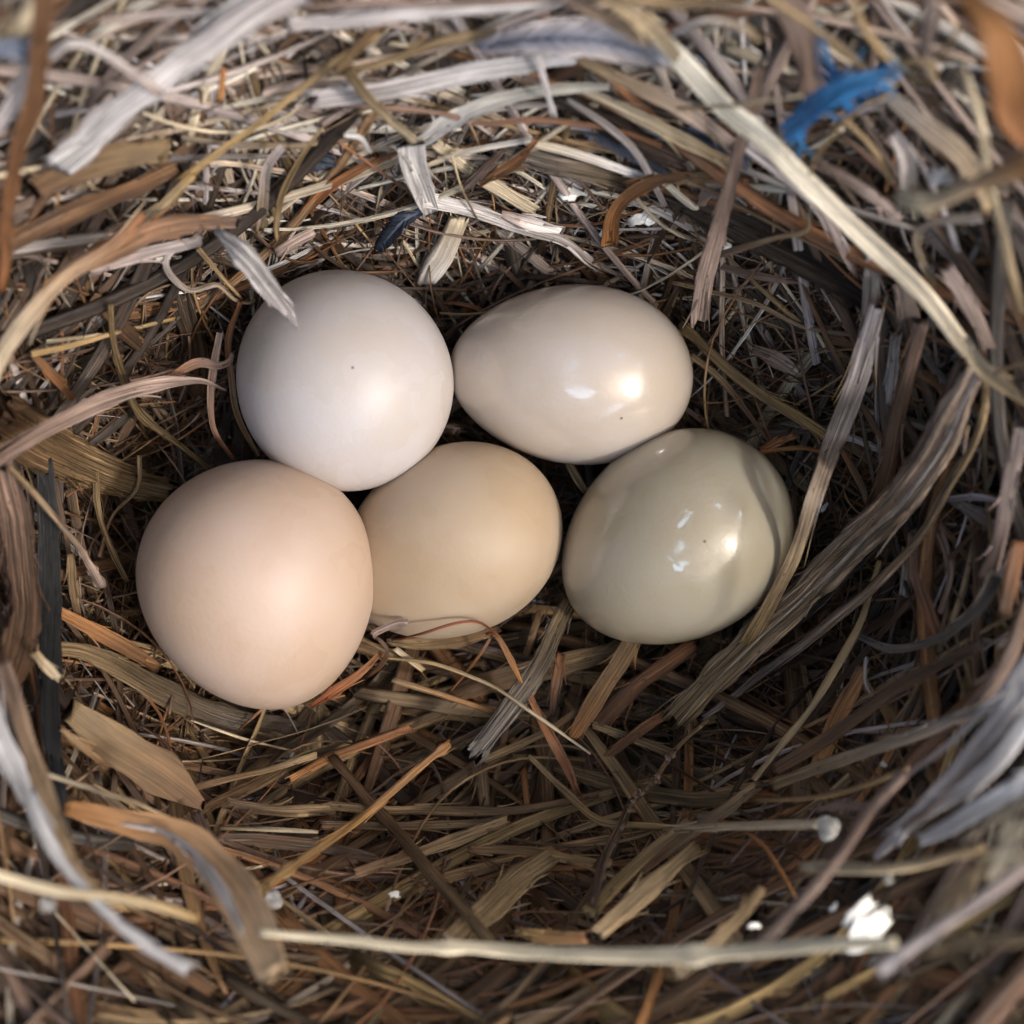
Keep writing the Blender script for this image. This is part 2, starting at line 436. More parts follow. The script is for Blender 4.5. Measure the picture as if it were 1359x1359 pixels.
def build_eggs():
    for i, e in enumerate(EGGS):
        c, M, L, S = e['f']
        nu, nv = 72, 56
        V = []; F = []
        for a in range(1, nv):
            t = -math.cos(math.pi * a / nv)
            r = math.sqrt(1 - t * t) * (1 + e['k'] * t - 0.02 * t * t)
            for b_ in range(nu):
                p = 2 * math.pi * b_ / nu
                V.append((t * L, r * S * math.cos(p), r * S * math.sin(p)))
        V.append((-L, 0, 0)); V.append((L, 0, 0))
        for a in range(nv - 2):
            for b_ in range(nu):
                F.append((a * nu + b_, a * nu + (b_ + 1) % nu, (a + 1) * nu + (b_ + 1) % nu, (a + 1) * nu + b_))
        z0 = len(V) - 2
        for b_ in range(nu):
            F.append((z0, (b_ + 1) % nu, b_)); k = (nv - 2) * nu
            F.append((z0 + 1, k + b_, k + (b_ + 1) % nu))
        me = bpy.data.meshes.new('egg'); me.from_pydata(V, [], F); me.update()
        me.polygons.foreach_set('use_smooth', np.ones(len(me.polygons), bool))
        me.materials.append(egg_material(e, i))
        o = bpy.data.objects.new('egg', me); C.objects.link(o)
        from mathutils import Matrix
        R = Matrix(M.tolist()).to_4x4(); R.translation = Vector(c)
        o.matrix_world = R
        tag(o, e['label'], 'egg', "eggs lying in the nest cup")
build_eggs()

# ------------------------------------------------------------------ the cup wall behind the straws, and what lies round the nest
def build_shell():
    n = 150
    xs = np.linspace(-9, 9, n)
    X, Y = np.meshgrid(xs, xs)
    rng = np.random.default_rng(3)
    Z = bowl(X, Y) - 0.62 + rng.normal(0, 0.05, X.shape)
    R = np.sqrt(X ** 2 + Y ** 2)
    Z -= np.maximum(0, R - 6.2) ** 2 * 0.6
    V = np.stack([X.ravel(), Y.ravel(), Z.ravel()], 1)
    i = np.arange(n - 1)
    a = (i[:, None] * n + i[None, :]).ravel()
    F = np.stack([a, a + 1, a + n + 1, a + n], 1)
    me = bpy.data.meshes.new('nest_bed'); me.from_pydata(V.tolist(), [], F.tolist()); me.update()
    m = bpy.data.materials.new('packed_humus'); m.use_nodes = True
    nt = m.node_tree; b = nt.nodes['Principled BSDF']
    tx = N(nt, 'ShaderNodeTexNoise'); tx.inputs['Scale'].default_value = 9; tx.inputs['Detail'].default_value = 6
    tc = N(nt, 'ShaderNodeTexCoord'); nt.links.new(tc.outputs['Object'], tx.inputs['Vector'])
    cr = N(nt, 'ShaderNodeValToRGB'); cr.color_ramp.elements[0].color = (0.012, 0.009, 0.006, 1); cr.color_ramp.elements[1].color = (0.07, 0.045, 0.027, 1)
    nt.links.new(tx.outputs['Fac'], cr.inputs[0]); nt.links.new(cr.outputs[0], b.inputs['Base Color']); b.inputs['Roughness'].default_value = 0.95
    me.materials.append(m)
    o = bpy.data.objects.new('nest_bed', me); C.objects.link(o)
    o['kind'] = 'structure'
build_shell()

# ------------------------------------------------------------------ the straws one can tell apart
T = [
 # ---- upper left
 ('grass_blade','broad pale lilac blade slanting across the upper left corner','lilac>white',[(400,-20,1.3),(291,48,1.4),(203,112,1.4),(135,169,1.2),(80,222,0.9)],[44,40,36,40,34],'flat'),
 ('grass_blade','pale blade lying against the upper edge of the broad lilac blade','white>lilac',[(345,-15,1.2),(280,30,1.25),(225,80,1.2)],[22,20,8],'flat'),
 ('dry_stem','bent pinkish lilac stem with a whitish tip, touching the broad lilac blade','white>pink',[(66,80,1.4),(91,59,1.6),(118,61,1.6),(159,85,1.6),(212,125,1.55)],[14,14,13,12,12],'stem'),
 ('grass_blade','brown blade turning rusty orange as it runs down the upper left edge','brown>rust',[(62,-20,2.2),(51,68,2.2),(45,142,2.1),(20,217,1.9),(10,305,1.6),(2,390,1.2)],[26,26,22,18,14,10],'blade'),
 ('grass_blade','blurred whitish blade at the left edge below the corner','lilac',[(44,90,1.8),(22,130,1.8),(-14,180,1.7)],[24,24,20],'flat'),
 ('straw','tan straw slanting from above the olive twig down to the rusty twisted leaf','tan>gold',[(505,44,0.5),(460,75,0.6),(400,118,0.7),(322,180,0.75),(240,236,0.7)],[8,10,10,10,12],'flat'),
 ('straw','short golden straw continuing the long tan one toward the rusty leaf','gold>cream',[(255,232,0.8),(218,268,0.85),(178,305,0.9)],[9,12,12],'flat'),
 ('straw','thick blurred straw curving down the left edge, rust above and cream below','rust>cream',[(190,288,1.3),(150,322,1.5),(88,369,1.7),(40,415,1.9),(5,465,1.9),(-20,520,1.8)],[14,20,22,24,24,22],'stem'),
 ('leaf_strip','wide flat brown leaf strip under the lower end of the broad lilac blade','brown>olive',[(45,250,0.6),(128,217,0.7),(218,200,0.6)],[34,40,34],'flat'),
 ('leaf_strip','long dull brown strip below the wide brown one at the left','brown',[(-10,335,0.5),(85,288,0.55),(169,254,0.6),(240,222,0.5)],[30,28,24,16],'flat'),
 ('leaf','rusty twisted leaf whose stalk reaches the pointed pale flake','orange>mauve',[(60,380,1.2),(135,335,1.4),(203,305,1.5),(254,293,1.4),(315,293,1.3)],[12,26,30,26,18],'fold'),
 ('leaf','pinkish pale underside strip below the rusty twisted leaf','pink>lilac',[(120,358,1.15),(203,335,1.3),(264,318,1.25)],[8,20,14],'flat'),
 ('leaf_flake','pointed greyish white flake hanging over the topmost egg','white>lilac',[(292,306,12.6),(325,338,12.7),(355,379,12.55),(380,412,12.4),(392,434,12.3)],[14,34,30,20,3],'wood'),
 ('fibre','pale curled fibre looping below the rusty leaf stalk','lilac>tan',[(245,322,0.9),(220,345,1.0),(229,368,1.0),(257,386,0.9),(288,376,0.9),(315,399,0.9),(345,403,0.85)],[7,9,9,7,6,6,4],'thin'),
 ('fibre','thin curled tan fibre beside the pointed flake','tan',[(262,330,0.9),(280,350,0.95),(300,372,0.9),(322,395,0.85)],[7,7,6,4],'thin'),
 ('grass_blade','upright curved blade, grey tip and tan foot, left of the dark feather','lilac>tan',[(376,196,0.9),(356,222,0.95),(350,262,0.8),(345,306,0.55)],[10,14,15,10],'fold'),
 ('grass_blade','slim arched tan blade just right of the grey and tan upright one','olive>tan',[(428,168,0.8),(400,205,0.9),(375,255,0.85),(366,300,0.6),(370,330,0.4)],[5,7,8,8,5],'blade'),
 ('grass_blade','rusty brown blade slanting up toward the white folded blade','rust',[(380,312,0.4),(423,264,0.55),(465,232,0.6),(530,200,0.5)],[6,13,14,6],'fold'),
 ('straw','short pinkish stub with a cut end above the topmost egg','pink',[(366,336,0.75),(390,320,0.8),(414,306,0.8)],[13,15,13],'flat'),
 ('straw','short yellow straw at the left running under the greenish knotted stem','cream>gold',[(58,452,0.5),(155,440,0.5),(232,422,0.5)],[6,7,6],'stem'),
 ('dry_stem','greenish knotted stem bending toward the pinkish cream egg','olive',[(146,402,0.9),(149,450,0.95),(163,502,0.9),(185,548,0.8),(237,588,0.7),(280,622,0.5)],[8,9,10,10,9,8],'twig'),
 ('straw','tiny orange bit hanging below the broad lilac blade','orange',[(296,92,0.9),(291,131,0.9)],[8,9],'flat'),
 ('straw','pinkish grey straw lying level near the top left edge','pink>lilac',[(128,27,0.9),(200,22,1.0),(285,18,1.0)],[8,9,9],'flat'),
 ('grass_blade','greenish pale strip under the left part of the top edge','olive>cream',[(-10,60,1.6),(25,35,1.6),(50,5,1.6)],[26,26,22],'flat'),
 ('bark_strip','dark upright strip of bark left of the topmost egg','dgrey>brown',[(230,365,0.25),(244,410,0.3),(258,460,0.3),(262,520,0.2)],[24,30,32,24],'wood'),
 ('grass_blade','brown blade lying on the dark bark strip at the left','brown>dark',[(125,395,0.5),(165,440,0.55),(200,468,0.5)],[16,24,14],'flat'),
 # ---- top middle
 ('grass_blade','long whitish band running level along the top edge','lilac>white',[(380,30,1.3),(450,27,1.4),(518,20,1.45),(653,10,1.45),(770,2,1.4)],[18,18,18,16,12],'flat'),
 ('straw','mauve straw above the long whitish band at the top edge','mauve>pink',[(400,10,1.5),(520,6,1.55),(640,2,1.5),(800,-6,1.5)],[9,9,10,9],'stem'),
 ('wood_strip','flat lilac wooden strip below the blue grey feather','lilac>white',[(420,130,0.9),(511,119,0.95),(619,99,0.95),(765,74,0.9)],[24,30,30,26],'flat'),
 ('twig','short olive twig with swollen joints ending at the folded white blade','olive>cream',[(462,92,1.2),(487,128,1.3),(518,156,1.25),(553,184,1.1)],[16,13,12,9],'twig'),
 ('dry_stem','dark olive stem rising from the twig toward the top edge','olive>brown',[(446,95,1.1),(484,54,1.15),(512,30,1.1)],[12,13,11],'stem'),
 ('dry_stem','tan stem running from the twig joint up to the right','olive>tan',[(470,94,1.0),(530,76,1.05),(585,57,1.1),(657,43,1.1)],[8,12,14,12],'stem'),
 ('grass_blade','long cream blade sweeping left to the fold','ivory>white',[(812,116,0.75),(727,116,0.85),(653,135,0.85),(595,161,0.8),(562,186,0.75),(531,196,0.7)],[8,15,18,26,22,8],'fold'),
 ('grass_blade','wide bluish white folded blade hanging down in the upper middle','white',[(543,188,0.9),(548,223,1.0),(560,252,0.95),(572,280,0.85)],[38,38,32,18],'fold'),
 ('grass_blade','long lilac white blade slanting right toward the sideways egg','white>mauve',[(566,266,0.85),(602,275,0.8),(653,289,0.7),(704,306,0.6),(751,322,0.55),(788,348,0.45),(842,374,0.3)],[22,20,18,16,12,8,4],'flat'),
 ('straw','thin yellowish white straw crossing the upper middle','cream>white',[(560,222,0.7),(619,203,0.75),(708,186,0.7)],[6,8,7],'flat'),
 ('straw','bright cream straw slanting above the grey weathered board','cream>white',[(700,189,0.65),(760,203,0.7),(856,236,0.6)],[10,13,12],'wax'),
 ('wood_strip','grey weathered board lying under the bright cream straw','grey>olive',[(655,198,0.5),(755,217,0.55),(862,243,0.45)],[22,34,28],'wood'),
 ('straw','long arched mauve brown straw across the upper middle','mauve>rust',[(450,143,0.7),(520,143,0.8),(585,150,0.85),(640,163,0.85),(720,160,0.85),(800,171,0.8),(880,195,0.7)],[7,8,9,9,8,8,6],'flat'),
 ('leaf','pointed rusty brown leaf tip below the bright cream straw','brown>rust',[(634,242,0.8),(687,212,0.9),(713,184,0.85)],[5,16,4],'fold'),
 ('straw','speckled pink strip beside the rusty leaf tip','pink>mauve',[(610,256,0.75),(640,227,0.8),(668,203,0.75)],[11,13,10],'wood'),
 ('straw','grey straw bending sharply down above the sideways egg','grey>lilac',[(752,133,0.7),(809,167,0.8),(839,194,0.85),(863,235,0.8),(884,273,0.6)],[7,9,10,10,8],'flat'),
 ('leaf','curved rusty leaf hooking down right of the painted sun patches','brown>orange',[(914,233,0.8),(870,238,0.85),(834,258,0.85),(815,283,0.75),(810,325,0.5)],[12,18,20,24,26],'fold'),
 ('grass_blade','rusty tan blade running right from the hooked leaf to the mauve stick','tan>rust',[(895,239,0.5),(945,236,0.5),(995,238,0.5)],[14,18,12],'flat'),
 ('leaf','small pinkish white curled leaf above the sideways egg','pink>white',[(668,283,0.6),(707,296,0.7),(743,306,0.6)],[10,20,8],'fold'),
 ('straw','greyish straw slanting down behind the sideways egg','grey>mauve',[(660,305,0.4),(707,342,0.4),(752,378,0.3)],[14,15,12],'flat'),
 ('quill','translucent ribbed cream quill standing between the two upper eggs','cream>white',[(606,292,0.5),(590,330,0.5),(566,372,0.35)],[26,34,30],'wax'),
 ('reed','pale yellow reed partly hidden behind the folded white blade','cream',[(575,190,0.5),(640,236,0.5),(712,280,0.4)],[18,20,16],'flat'),
 ('straw','clear whitish sliver standing across the lilac wooden strip','lilac>white',[(710,74,1.1),(721,108,1.15),(735,152,1.0)],[8,9,10],'wax'),
 ('grass_blade','broad pinkish tan blade right of the lilac wooden strip','tan>pink',[(765,78,0.9),(839,113,1.0),(910,149,1.0),(975,188,0.8)],[10,24,24,14],'flat'),
 ('grass_blade','pale yellow speckled blade under the broad pinkish tan one','cream>tan',[(775,120,0.7),(856,158,0.75),(910,188,0.75),(975,220,0.6)],[12,18,18,16],'flat'),
 ('wood_strip','dark grey brown strip in the gap below the pale yellow speckled blade','dgrey>mauve',[(745,128,0.45),(830,175,0.5),(905,210,0.45)],[22,32,26],'wood'),
 ('straw','brown tan straw entering from the top edge above the feather','mauve>tan',[(735,-12,1.6),(789,15,1.65),(839,35,1.6),(900,75,1.5)],[16,17,16,12],'flat'),
 ('straw','tan straw from the top edge running into the long cream stem','tan>cream',[(800,-10,1.8),(856,33,1.8),(912,92,1.6)],[16,20,14],'flat'),
 ('straw','level tan straw at the very top right of the middle','tan>olive',[(820,-8,1.9),(900,4,1.9),(990,-4,1.9)],[14,14,12],'flat'),
 ('straw','thin reddish straw crossing under the folded white blade','rust>mauve',[(450,190,0.6),(500,225,0.65),(555,262,0.6)],[4,5,4],'thin'),
 ('straw','white sliver with a kinked end left of the folded white blade','white',[(455,183,0.75),(478,184,0.75),(492,202,0.7)],[6,7,5],'flat'),
 ('fibre','thin pale fibre falling from the folded blade toward the ribbed quill','cream>tan',[(600,205,0.9),(612,250,0.9),(632,290,0.8)],[4,4,3],'thin'),
 # ---- top right
 ('dry_stem','long thick cream stem running down the upper right, widest of all the straws','ivory>cream',[(865,40,1.5),(899,74,1.6),(967,145,1.7),(1000,172,1.7),(1068,238,1.6),(1153,321,1.45),(1222,386,1.3),(1275,455,1.15),(1308,500,1.0)],[24,28,30,27,27,27,26,24,20],'wax'),
 ('straw','flat mauve stick passing under the long cream stem, its cut end near the sideways egg','mauve>pink',[(1010,92,1.1),(997,142,1.15),(980,203,1.2),(953,305,1.25),(936,372,1.2),(927,428,1.1)],[10,16,20,22,24,24],'flat'),
 ('straw','thin yellow straw lying across the top of the long cream stem','gold>cream',[(895,143,1.8),(984,138,2.0),(1065,129,1.8)],[5,6,5],'thin'),
 ('grass_blade','pale curved blade near the top edge left of the blue twine','white>tan',[(893,45,1.9),(935,28,1.95),(985,36,1.9),(1010,54,1.8)],[7,9,10,8],'fold'),
 ('leaf_strip','broad dusky mauve strip above the blue twine','mauve',[(1042,-14,1.2),(1066,55,1.2),(1076,125,1.1)],[34,42,30],'flat'),
 ('grass_blade','grey tan blade slanting down right of the blue twine','grey>tan',[(1178,120,1.1),(1221,162,1.2),(1271,205,1.2),(1318,275,1.0)],[16,24,26,18],'flat'),
 ('straw','upright yellow green straw near the right edge','cream>olive',[(1279,95,1.8),(1297,152,1.9),(1314,237,1.8),(1336,321,1.6),(1356,415,1.3)],[9,12,12,14,12],'stem'),
 ('straw','blurred pinkish straw hanging from the top edge at the right','pink',[(1238,-12,2.6),(1232,30,2.6),(1228,72,2.5)],[20,20,18],'stem'),
 ('leaf','large blurred rusty orange leaf with a pale edge in the upper right corner','orange>rust',[(1276,-15,2.6),(1316,40,2.8),(1340,101,2.8),(1356,162,2.7),(1375,205,2.6)],[12,50,52,50,20],'leaf'),
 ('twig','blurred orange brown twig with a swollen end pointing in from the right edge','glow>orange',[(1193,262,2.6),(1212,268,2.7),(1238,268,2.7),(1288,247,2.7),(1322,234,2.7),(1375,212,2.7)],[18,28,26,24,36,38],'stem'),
 ('grass_blade','sharply bent grey ribbon below the orange brown twig','grey>olive',[(1304,291,1.1),(1254,294,1.2),(1216,310,1.2),(1221,342,1.1),(1240,380,0.9)],[12,11,9,10,9],'flat'),
 ('straw','thin bent mauve straw right of the flat mauve stick','mauve>tan',[(952,340,0.8),(1028,316,0.85),(1073,305,0.85),(1073,283,0.8)],[9,9,7,5],'flat'),
 ('straw','level brown straw starting behind the mauve stick end','mauve',[(948,352,0.5),(1007,365,0.5),(1075,377,0.4)],[9,12,6],'flat'),
 ('wood_strip','dark frayed strip of wood running behind the mauve stick','dgrey>dark',[(880,258,0.35),(967,292,0.45),(1034,327,0.5),(1102,365,0.5),(1163,403,0.4)],[24,40,42,40,34],'wood'),
 ('straw','thin arched tan straw between the sideways egg and the right wall','tan>mauve',[(895,376,0.5),(1000,402,0.55),(1068,434,0.5),(1195,453,0.4)],[5,7,7,5],'thin'),
 ('grass_blade','mauve blade lying just under the long cream stem','lilac>mauve',[(988,188,0.9),(1041,230,0.9),(1089,275,0.85),(1136,368,0.6)],[18,20,18,4],'flat'),
 ('fibre','fine pale fibre arching over from the blue twine to the cream stem','tan',[(1076,232,1.9),(1090,198,2.1),(1136,149,2.1),(1182,128,1.9)],[5,6,6,5],'thin'),
 ('straw','slim tan straw dropping from the blue twine','tan',[(1115,148,1.3),(1163,203,1.4),(1182,248,1.2)],[7,8,7],'stem'),
 ('grass_blade','long mauve blade right beside the middle of the cream stem','mauve>pink',[(1085,215,1.2),(1143,249,1.2),(1195,290,1.0)],[10,16,12],'flat'),
 ('grass_blade','grey curved blade below the twine\'s right end','lilac>grey',[(1186,180,1.3),(1204,207,1.35),(1207,248,1.2)],[12,20,20],'fold'),
 ('straw','short upright grey straw under the lower part of the cream stem','grey',[(1158,340,0.6),(1153,400,0.65),(1147,445,0.6)],[20,22,16],'flat'),
 ('straw','dark mauve straw standing right of the short upright grey one','mauve>dark',[(1200,380,0.7),(1211,425,0.75),(1218,470,0.7)],[24,28,24],'flat'),
 ('grass_blade','pinkish mauve blade following the cream stem on its right','pink>mauve',[(1255,355,1.0),(1288,410,1.0),(1308,458,0.9)],[18,22,14],'flat'),
 ('straw','tan straw curving from the top edge above the twine','tan',[(1010,-10,1.9),(1090,45,1.9),(1150,95,1.8),(1190,110,1.7)],[9,10,10,8],'stem'),
 ('straw','tan straw crossing near the top right corner','tan>gold',[(1130,-10,2.1),(1150,40,2.1),(1180,80,2.0)],[8,10,9],'stem'),
 ('straw','thin straw leaning between twine and yellow green straw','tan>olive',[(1275,30,1.9),(1250,70,1.9),(1215,100,1.8)],[6,8,6],'stem'),
 ('fibre','small loop of blurred tan fibre by the twine\'s right end','tan',[(1180,100,2.1),(1212,80,2.2),(1238,85,2.2),(1232,108,2.2),(1205,104,2.1)],[8,8,8,8,6],'thin'),
 ('straw','pale crumpled straw piece left of the twig\'s swollen end','white',[(1236,235,1.6),(1268,238,1.6)],[16,14],'flat'),
 # ---- right wall
 ('straw','yellow brown straw running from the sideways egg to the grey and yellow blade','olive>gold',[(905,432,0.5),(967,491,0.6),(1017,528,0.65),(1061,555,0.65),(1104,584,0.6)],[14,15,15,16,16],'stem'),
 ('straw','thin straw with a loose end left of the yellow brown one','tan>brown',[(914,470,0.45),(960,506,0.5),(1006,568,0.55)],[8,9,6],'flat'),
 ('grass_blade','long flat blade right of the greenish egg, grey above and yellow below','lilac>gold',[(1163,405,1.0),(1153,450,1.05),(1136,511,1.1),(1109,579,1.05),(1083,653,11.95),(1055,734,11.55),(1021,805,11.25),(993,854,11.0)],[22,27,30,28,24,20,20,20],'flat'),
 ('straw','mauve brown straw leaning behind the big frayed stem','mauve>brown',[(1226,430,0.8),(1197,535,0.8),(1180,619,0.7),(1160,680,0.5)],[18,22,22,24],'stem'),
 ('straw','short grey straw left of the mauve brown leaning one','grey>lilac',[(1188,445,0.6),(1184,490,0.65),(1181,535,0.6)],[13,15,10],'flat'),
 ('grass_blade','pale tan blade running off the right edge from the end of the cream stem','cream>tan',[(1278,450,1.35),(1303,487,1.4),(1365,540,1.4)],[16,20,10],'fold'),
 ('straw','short tan straw poking in from the right edge','tan',[(1370,478,1.6),(1322,494,1.6)],[6,7],'stem'),
 ('straw','spotted mauve straw standing upright near the right edge','pink>mauve',[(1354,565,1.0),(1338,653,1.05),(1324,721,1.0),(1310,770,0.9)],[18,22,22,24],'flat'),
 ('grass_blade','dark grey blade curling below the spotted mauve straw','dgrey>grey',[(1326,762,1.0),(1300,809,0.95),(1254,846,0.85),(1187,860,0.7),(1134,842,0.6)],[20,14,12,11,6],'fold'),
 ('straw','short rusty straw showing between the grey blade and the frayed stem','rust>tan',[(1118,597,0.6),(1143,646,0.65),(1158,690,0.6)],[8,9,8],'stem'),
 ('straw','long slim orange tan straw emerging below the big frayed stem','gold>tan',[(1168,745,0.6),(1160,768,0.7),(1136,840,0.85),(1075,938,0.9),(1035,990,0.85),(1000,1037,0.8)],[8,9,11,10,9,8],'wax'),
 ('straw','small rusty splinter touching the top right of the greenish egg','rust>orange',[(1008,602,0.6),(1055,576,0.6)],[13,6],'flat'),
 ('straw','level rusty sliver right of the greenish egg','orange',[(1010,598,0.65),(1055,595,0.7),(1100,600,1.2)],[5,6,6],'flat'),
 ('leaf','torn mauve flake near the right end of the sideways egg','mauve>pink',[(1000,462,0.5),(1034,477,0.55),(1060,497,0.5)],[10,20,10],'fold'),
 ('grass_blade','twisted mauve blade hanging under the frayed stem','mauve>rust',[(1212,705,0.7),(1221,771,0.75),(1234,810,0.75),(1247,848,0.7)],[12,22,20,12],'fold'),
 ('straw','short upright tan straw under the frayed stem','tan>grey',[(1205,728,0.55),(1199,790,0.55)],[12,12],'flat'),
 ('grass_blade','pale curly blade on the right wall below the cream stem end','lilac',[(1255,662,0.6),(1298,658,0.65),(1330,668,0.6)],[6,9,6],'fold'),
 ('grass_blade','grey blade slanting down on the right wall','grey>mauve',[(1250,655,0.5),(1310,690,0.5),(1340,715,0.4)],[12,16,14],'flat'),
 ('straw','rusty brown straw at the right edge below the spotted mauve one','rust>brown',[(1352,720,1.2),(1340,770,1.2),(1332,815,1.1)],[20,24,20],'stem'),
 ('leaf_strip','brown rusty strip curving near the right edge','brown>pink',[(1362,790,1.6),(1339,867,1.6),(1305,921,1.4),(1268,957,1.2)],[14,22,20,14],'stem'),
 ('straw','small grey sliver with a white tip on the right wall','grey>white',[(1160,927,0.7),(1149,905,0.75),(1150,873,0.7)],[5,6,6],'thin'),
 ('straw','grey straw standing between spotted straw and frayed stem','mauve',[(1240,690,0.5),(1262,760,0.5),(1250,815,0.5)],[10,12,8],'flat'),
 # ---- lower right
 ('grass_blade','outermost wide lilac blade sweeping in from the lower right edge','white>lilac',[(1375,885,2.2),(1330,950,2.2),(1271,1022,2.0),(1204,1094,1.7),(1160,1138,1.4)],[34,34,28,22,10],'flat'),
 ('grass_blade','bright lilac white blade lying on the wide lilac one','white',[(1375,950,2.4),(1320,1010,2.3),(1255,1062,2.1),(1190,1112,1.8)],[24,24,19,10],'flat'),
 ('grass_blade','short white lilac blade below the bright one at the lower right','white',[(1375,1022,2.4),(1320,1062,2.3),(1262,1098,2.1),(1218,1114,1.9)],[22,28,24,14],'flat'),
 ('grass_blade','narrow mauve blade between the wide lilac and the bright lilac white ones','mauve>pink',[(1378,925,2.4),(1325,985,2.4),(1262,1045,2.2),(1200,1098,1.9)],[10,12,12,7],'flat'),
 ('grass_blade','thin white blade lying along the outer edge of the wide lilac one','white>pink',[(1370,868,2.3),(1318,925,2.3),(1262,985,2.1),(1180,1045,1.7)],[9,11,10,5],'flat'),
 ('grass_blade','tan edged blade under the short white lilac one','cream>mauve',[(1378,1052,2.3),(1322,1088,2.2),(1270,1118,2.0)],[14,12,7],'flat'),
 ('straw','long grey straw running left from the wide lilac blades','grey>olive',[(1325,930,1.4),(1237,965,1.3),(1136,1003,1.2),(1026,1042,1.0)],[14,16,17,16],'flat'),
 ('grass_blade','bright orange brown blade seen deep in the lower right','orange',[(1150,885,0.55),(1119,940,0.55),(1090,1000,0.55),(1078,1020,0.5)],[14,24,24,18],'flat'),
 ('grass_blade','dark brown blade crossing over the bright orange one','dark>brown',[(1300,852,0.9),(1187,917,0.85),(1102,976,0.8),(1024,1022,0.7)],[13,17,18,16],'flat'),
 ('straw','level pale straw ending in a bright bead at the lower right','olive>cream',[(880,1102,0.9),(980,1098,1.1),(1088,1094,1.3)],[10,13,14],'stem'),
 ('straw','blurred cream straw lying level right of the bright bead','cream>tan',[(1066,1151,1.9),(1170,1153,2.0),(1221,1145,2.0),(1305,1126,2.1)],[13,15,15,13],'stem'),
 ('fibre','thin arched fibre carrying tiny glints above the bright bead','olive>tan',[(1000,1062,1.2),(1075,1058,1.3),(1136,1044,1.35),(1205,1020,1.4)],[5,6,7,7],'thin'),
 ('grass_blade','brown blade rising toward the lower end of the slim orange tan straw','brown>olive',[(850,1158,0.7),(905,1112,0.75),(960,1076,0.8),(1004,1044,0.75)],[14,18,18,14],'flat'),
 ('twig','blurred purple brown twig leaning across the lower right','mauve',[(1197,1028,2.3),(1150,1077,2.5),(1116,1135,2.6),(1048,1216,2.6),(985,1275,2.6)],[15,16,17,16,16],'stem'),
 ('fibre','thin orange brown fibre curving down below the pale bead straw','orange',[(955,1088,0.9),(1000,1111,1.0),(1034,1155,1.0),(1057,1192,0.9)],[5,6,6,5],'thin'),
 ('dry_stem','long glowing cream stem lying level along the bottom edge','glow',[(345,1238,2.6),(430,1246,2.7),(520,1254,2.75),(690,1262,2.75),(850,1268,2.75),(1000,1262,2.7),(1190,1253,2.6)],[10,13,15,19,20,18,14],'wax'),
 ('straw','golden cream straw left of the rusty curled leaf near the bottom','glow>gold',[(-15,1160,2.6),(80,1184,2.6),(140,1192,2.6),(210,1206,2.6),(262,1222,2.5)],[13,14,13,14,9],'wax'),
 ('straw','pinkish straw crossing the lower right corner','pink>lilac',[(1375,1138,3.0),(1305,1189,3.0),(1237,1236,3.0),(1168,1290,2.9)],[15,16,15,14],'stem'),
 ('grass_blade','broad cream yellow blade at the right edge above the pinkish straw','cream',[(1350,1085,2.7),(1336,1130,2.7),(1318,1168,2.6)],[28,34,24],'flat'),
 ('grass_blade','olive cream blade slanting below the white lilac ones','olive>tan',[(1322,1130,2.3),(1285,1175,2.3),(1246,1214,2.2)],[16,20,14],'flat'),
 ('straw','short mauve pink straw above the bright bead','pink>mauve',[(1083,1072,1.3),(1120,1070,1.35),(1165,1072,1.3)],[8,12,12],'flat'),
 ('straw','tan straw lying level at the lower right edge','tan>olive',[(1375,1245,2.8),(1290,1250,2.8),(1205,1262,2.7)],[18,20,14],'flat'),
 ('straw','thick tan straw slanting up from the bottom below the bright bead straw','olive>tan',[(900,1290,1.9),(975,1228,1.9),(1010,1180,1.8)],[16,16,12],'flat'),
 # ---- floor below the eggs
 ('dry_stem','slim orange stem with swollen joints slanting across the lower middle','orange>gold',[(597,988,1.1),(568,1010,1.2),(501,1067,1.3),(450,1107,1.35),(390,1147,1.35),(330,1192,1.3)],[10,11,10,11,13,12],'stem'),
 ('dry_stem','blunt grey olive stem with a cut end in the middle below the eggs','olive>grey',[(760,790,0.5),(741,830,0.6),(721,874,0.7),(687,925,0.8),(653,972,0.85),(628,1004,0.85)],[20,22,24,26,28,28],'wood'),
 ('straw','long olive brown straw crossing under the slim orange stem','brown>olive',[(443,1006,0.7),(501,1074,0.85),(552,1135,0.95),(602,1192,1.0),(662,1262,1.0)],[13,15,16,17,16],'stem'),
 ('grass_blade','flat orange brown blade starting under the greenish egg','tan>orange',[(846,840,0.5),(825,878,0.55),(799,918,0.6),(760,975,0.6)],[22,24,24,22],'flat'),
 ('grass_blade','broader rusty blade beside the flat orange brown one','rust>brown',[(920,858,0.45),(880,885,0.5),(839,914,0.5),(790,962,0.45)],[24,28,28,24],'stem'),
 ('straw','long level straw, upper one of the pair on the lower floor','tan>brown',[(440,1070,0.6),(535,1077,0.65),(619,1077,0.65),(700,1073,0.65),(795,1054,0.6)],[12,14,14,13,9],'stem'),
 ('straw','long level straw, lower one of the pair on the lower floor','brown>tan',[(425,1095,0.6),(535,1097,0.65),(600,1096,0.65),(665,1090,0.6)],[11,13,13,8],'stem'),
 ('grass_blade','brown blade rising right below the level pair','brown>tan',[(470,1160,0.7),(530,1142,0.75),(585,1121,0.75),(672,1090,0.65)],[13,17,17,12],'flat'),
 ('grass_blade','orange tan blade ending at the knobbly seed stalk','brown>gold',[(622,1127,0.8),(687,1128,0.85),(735,1136,0.85),(791,1145,0.8)],[9,13,16,16],'flat'),
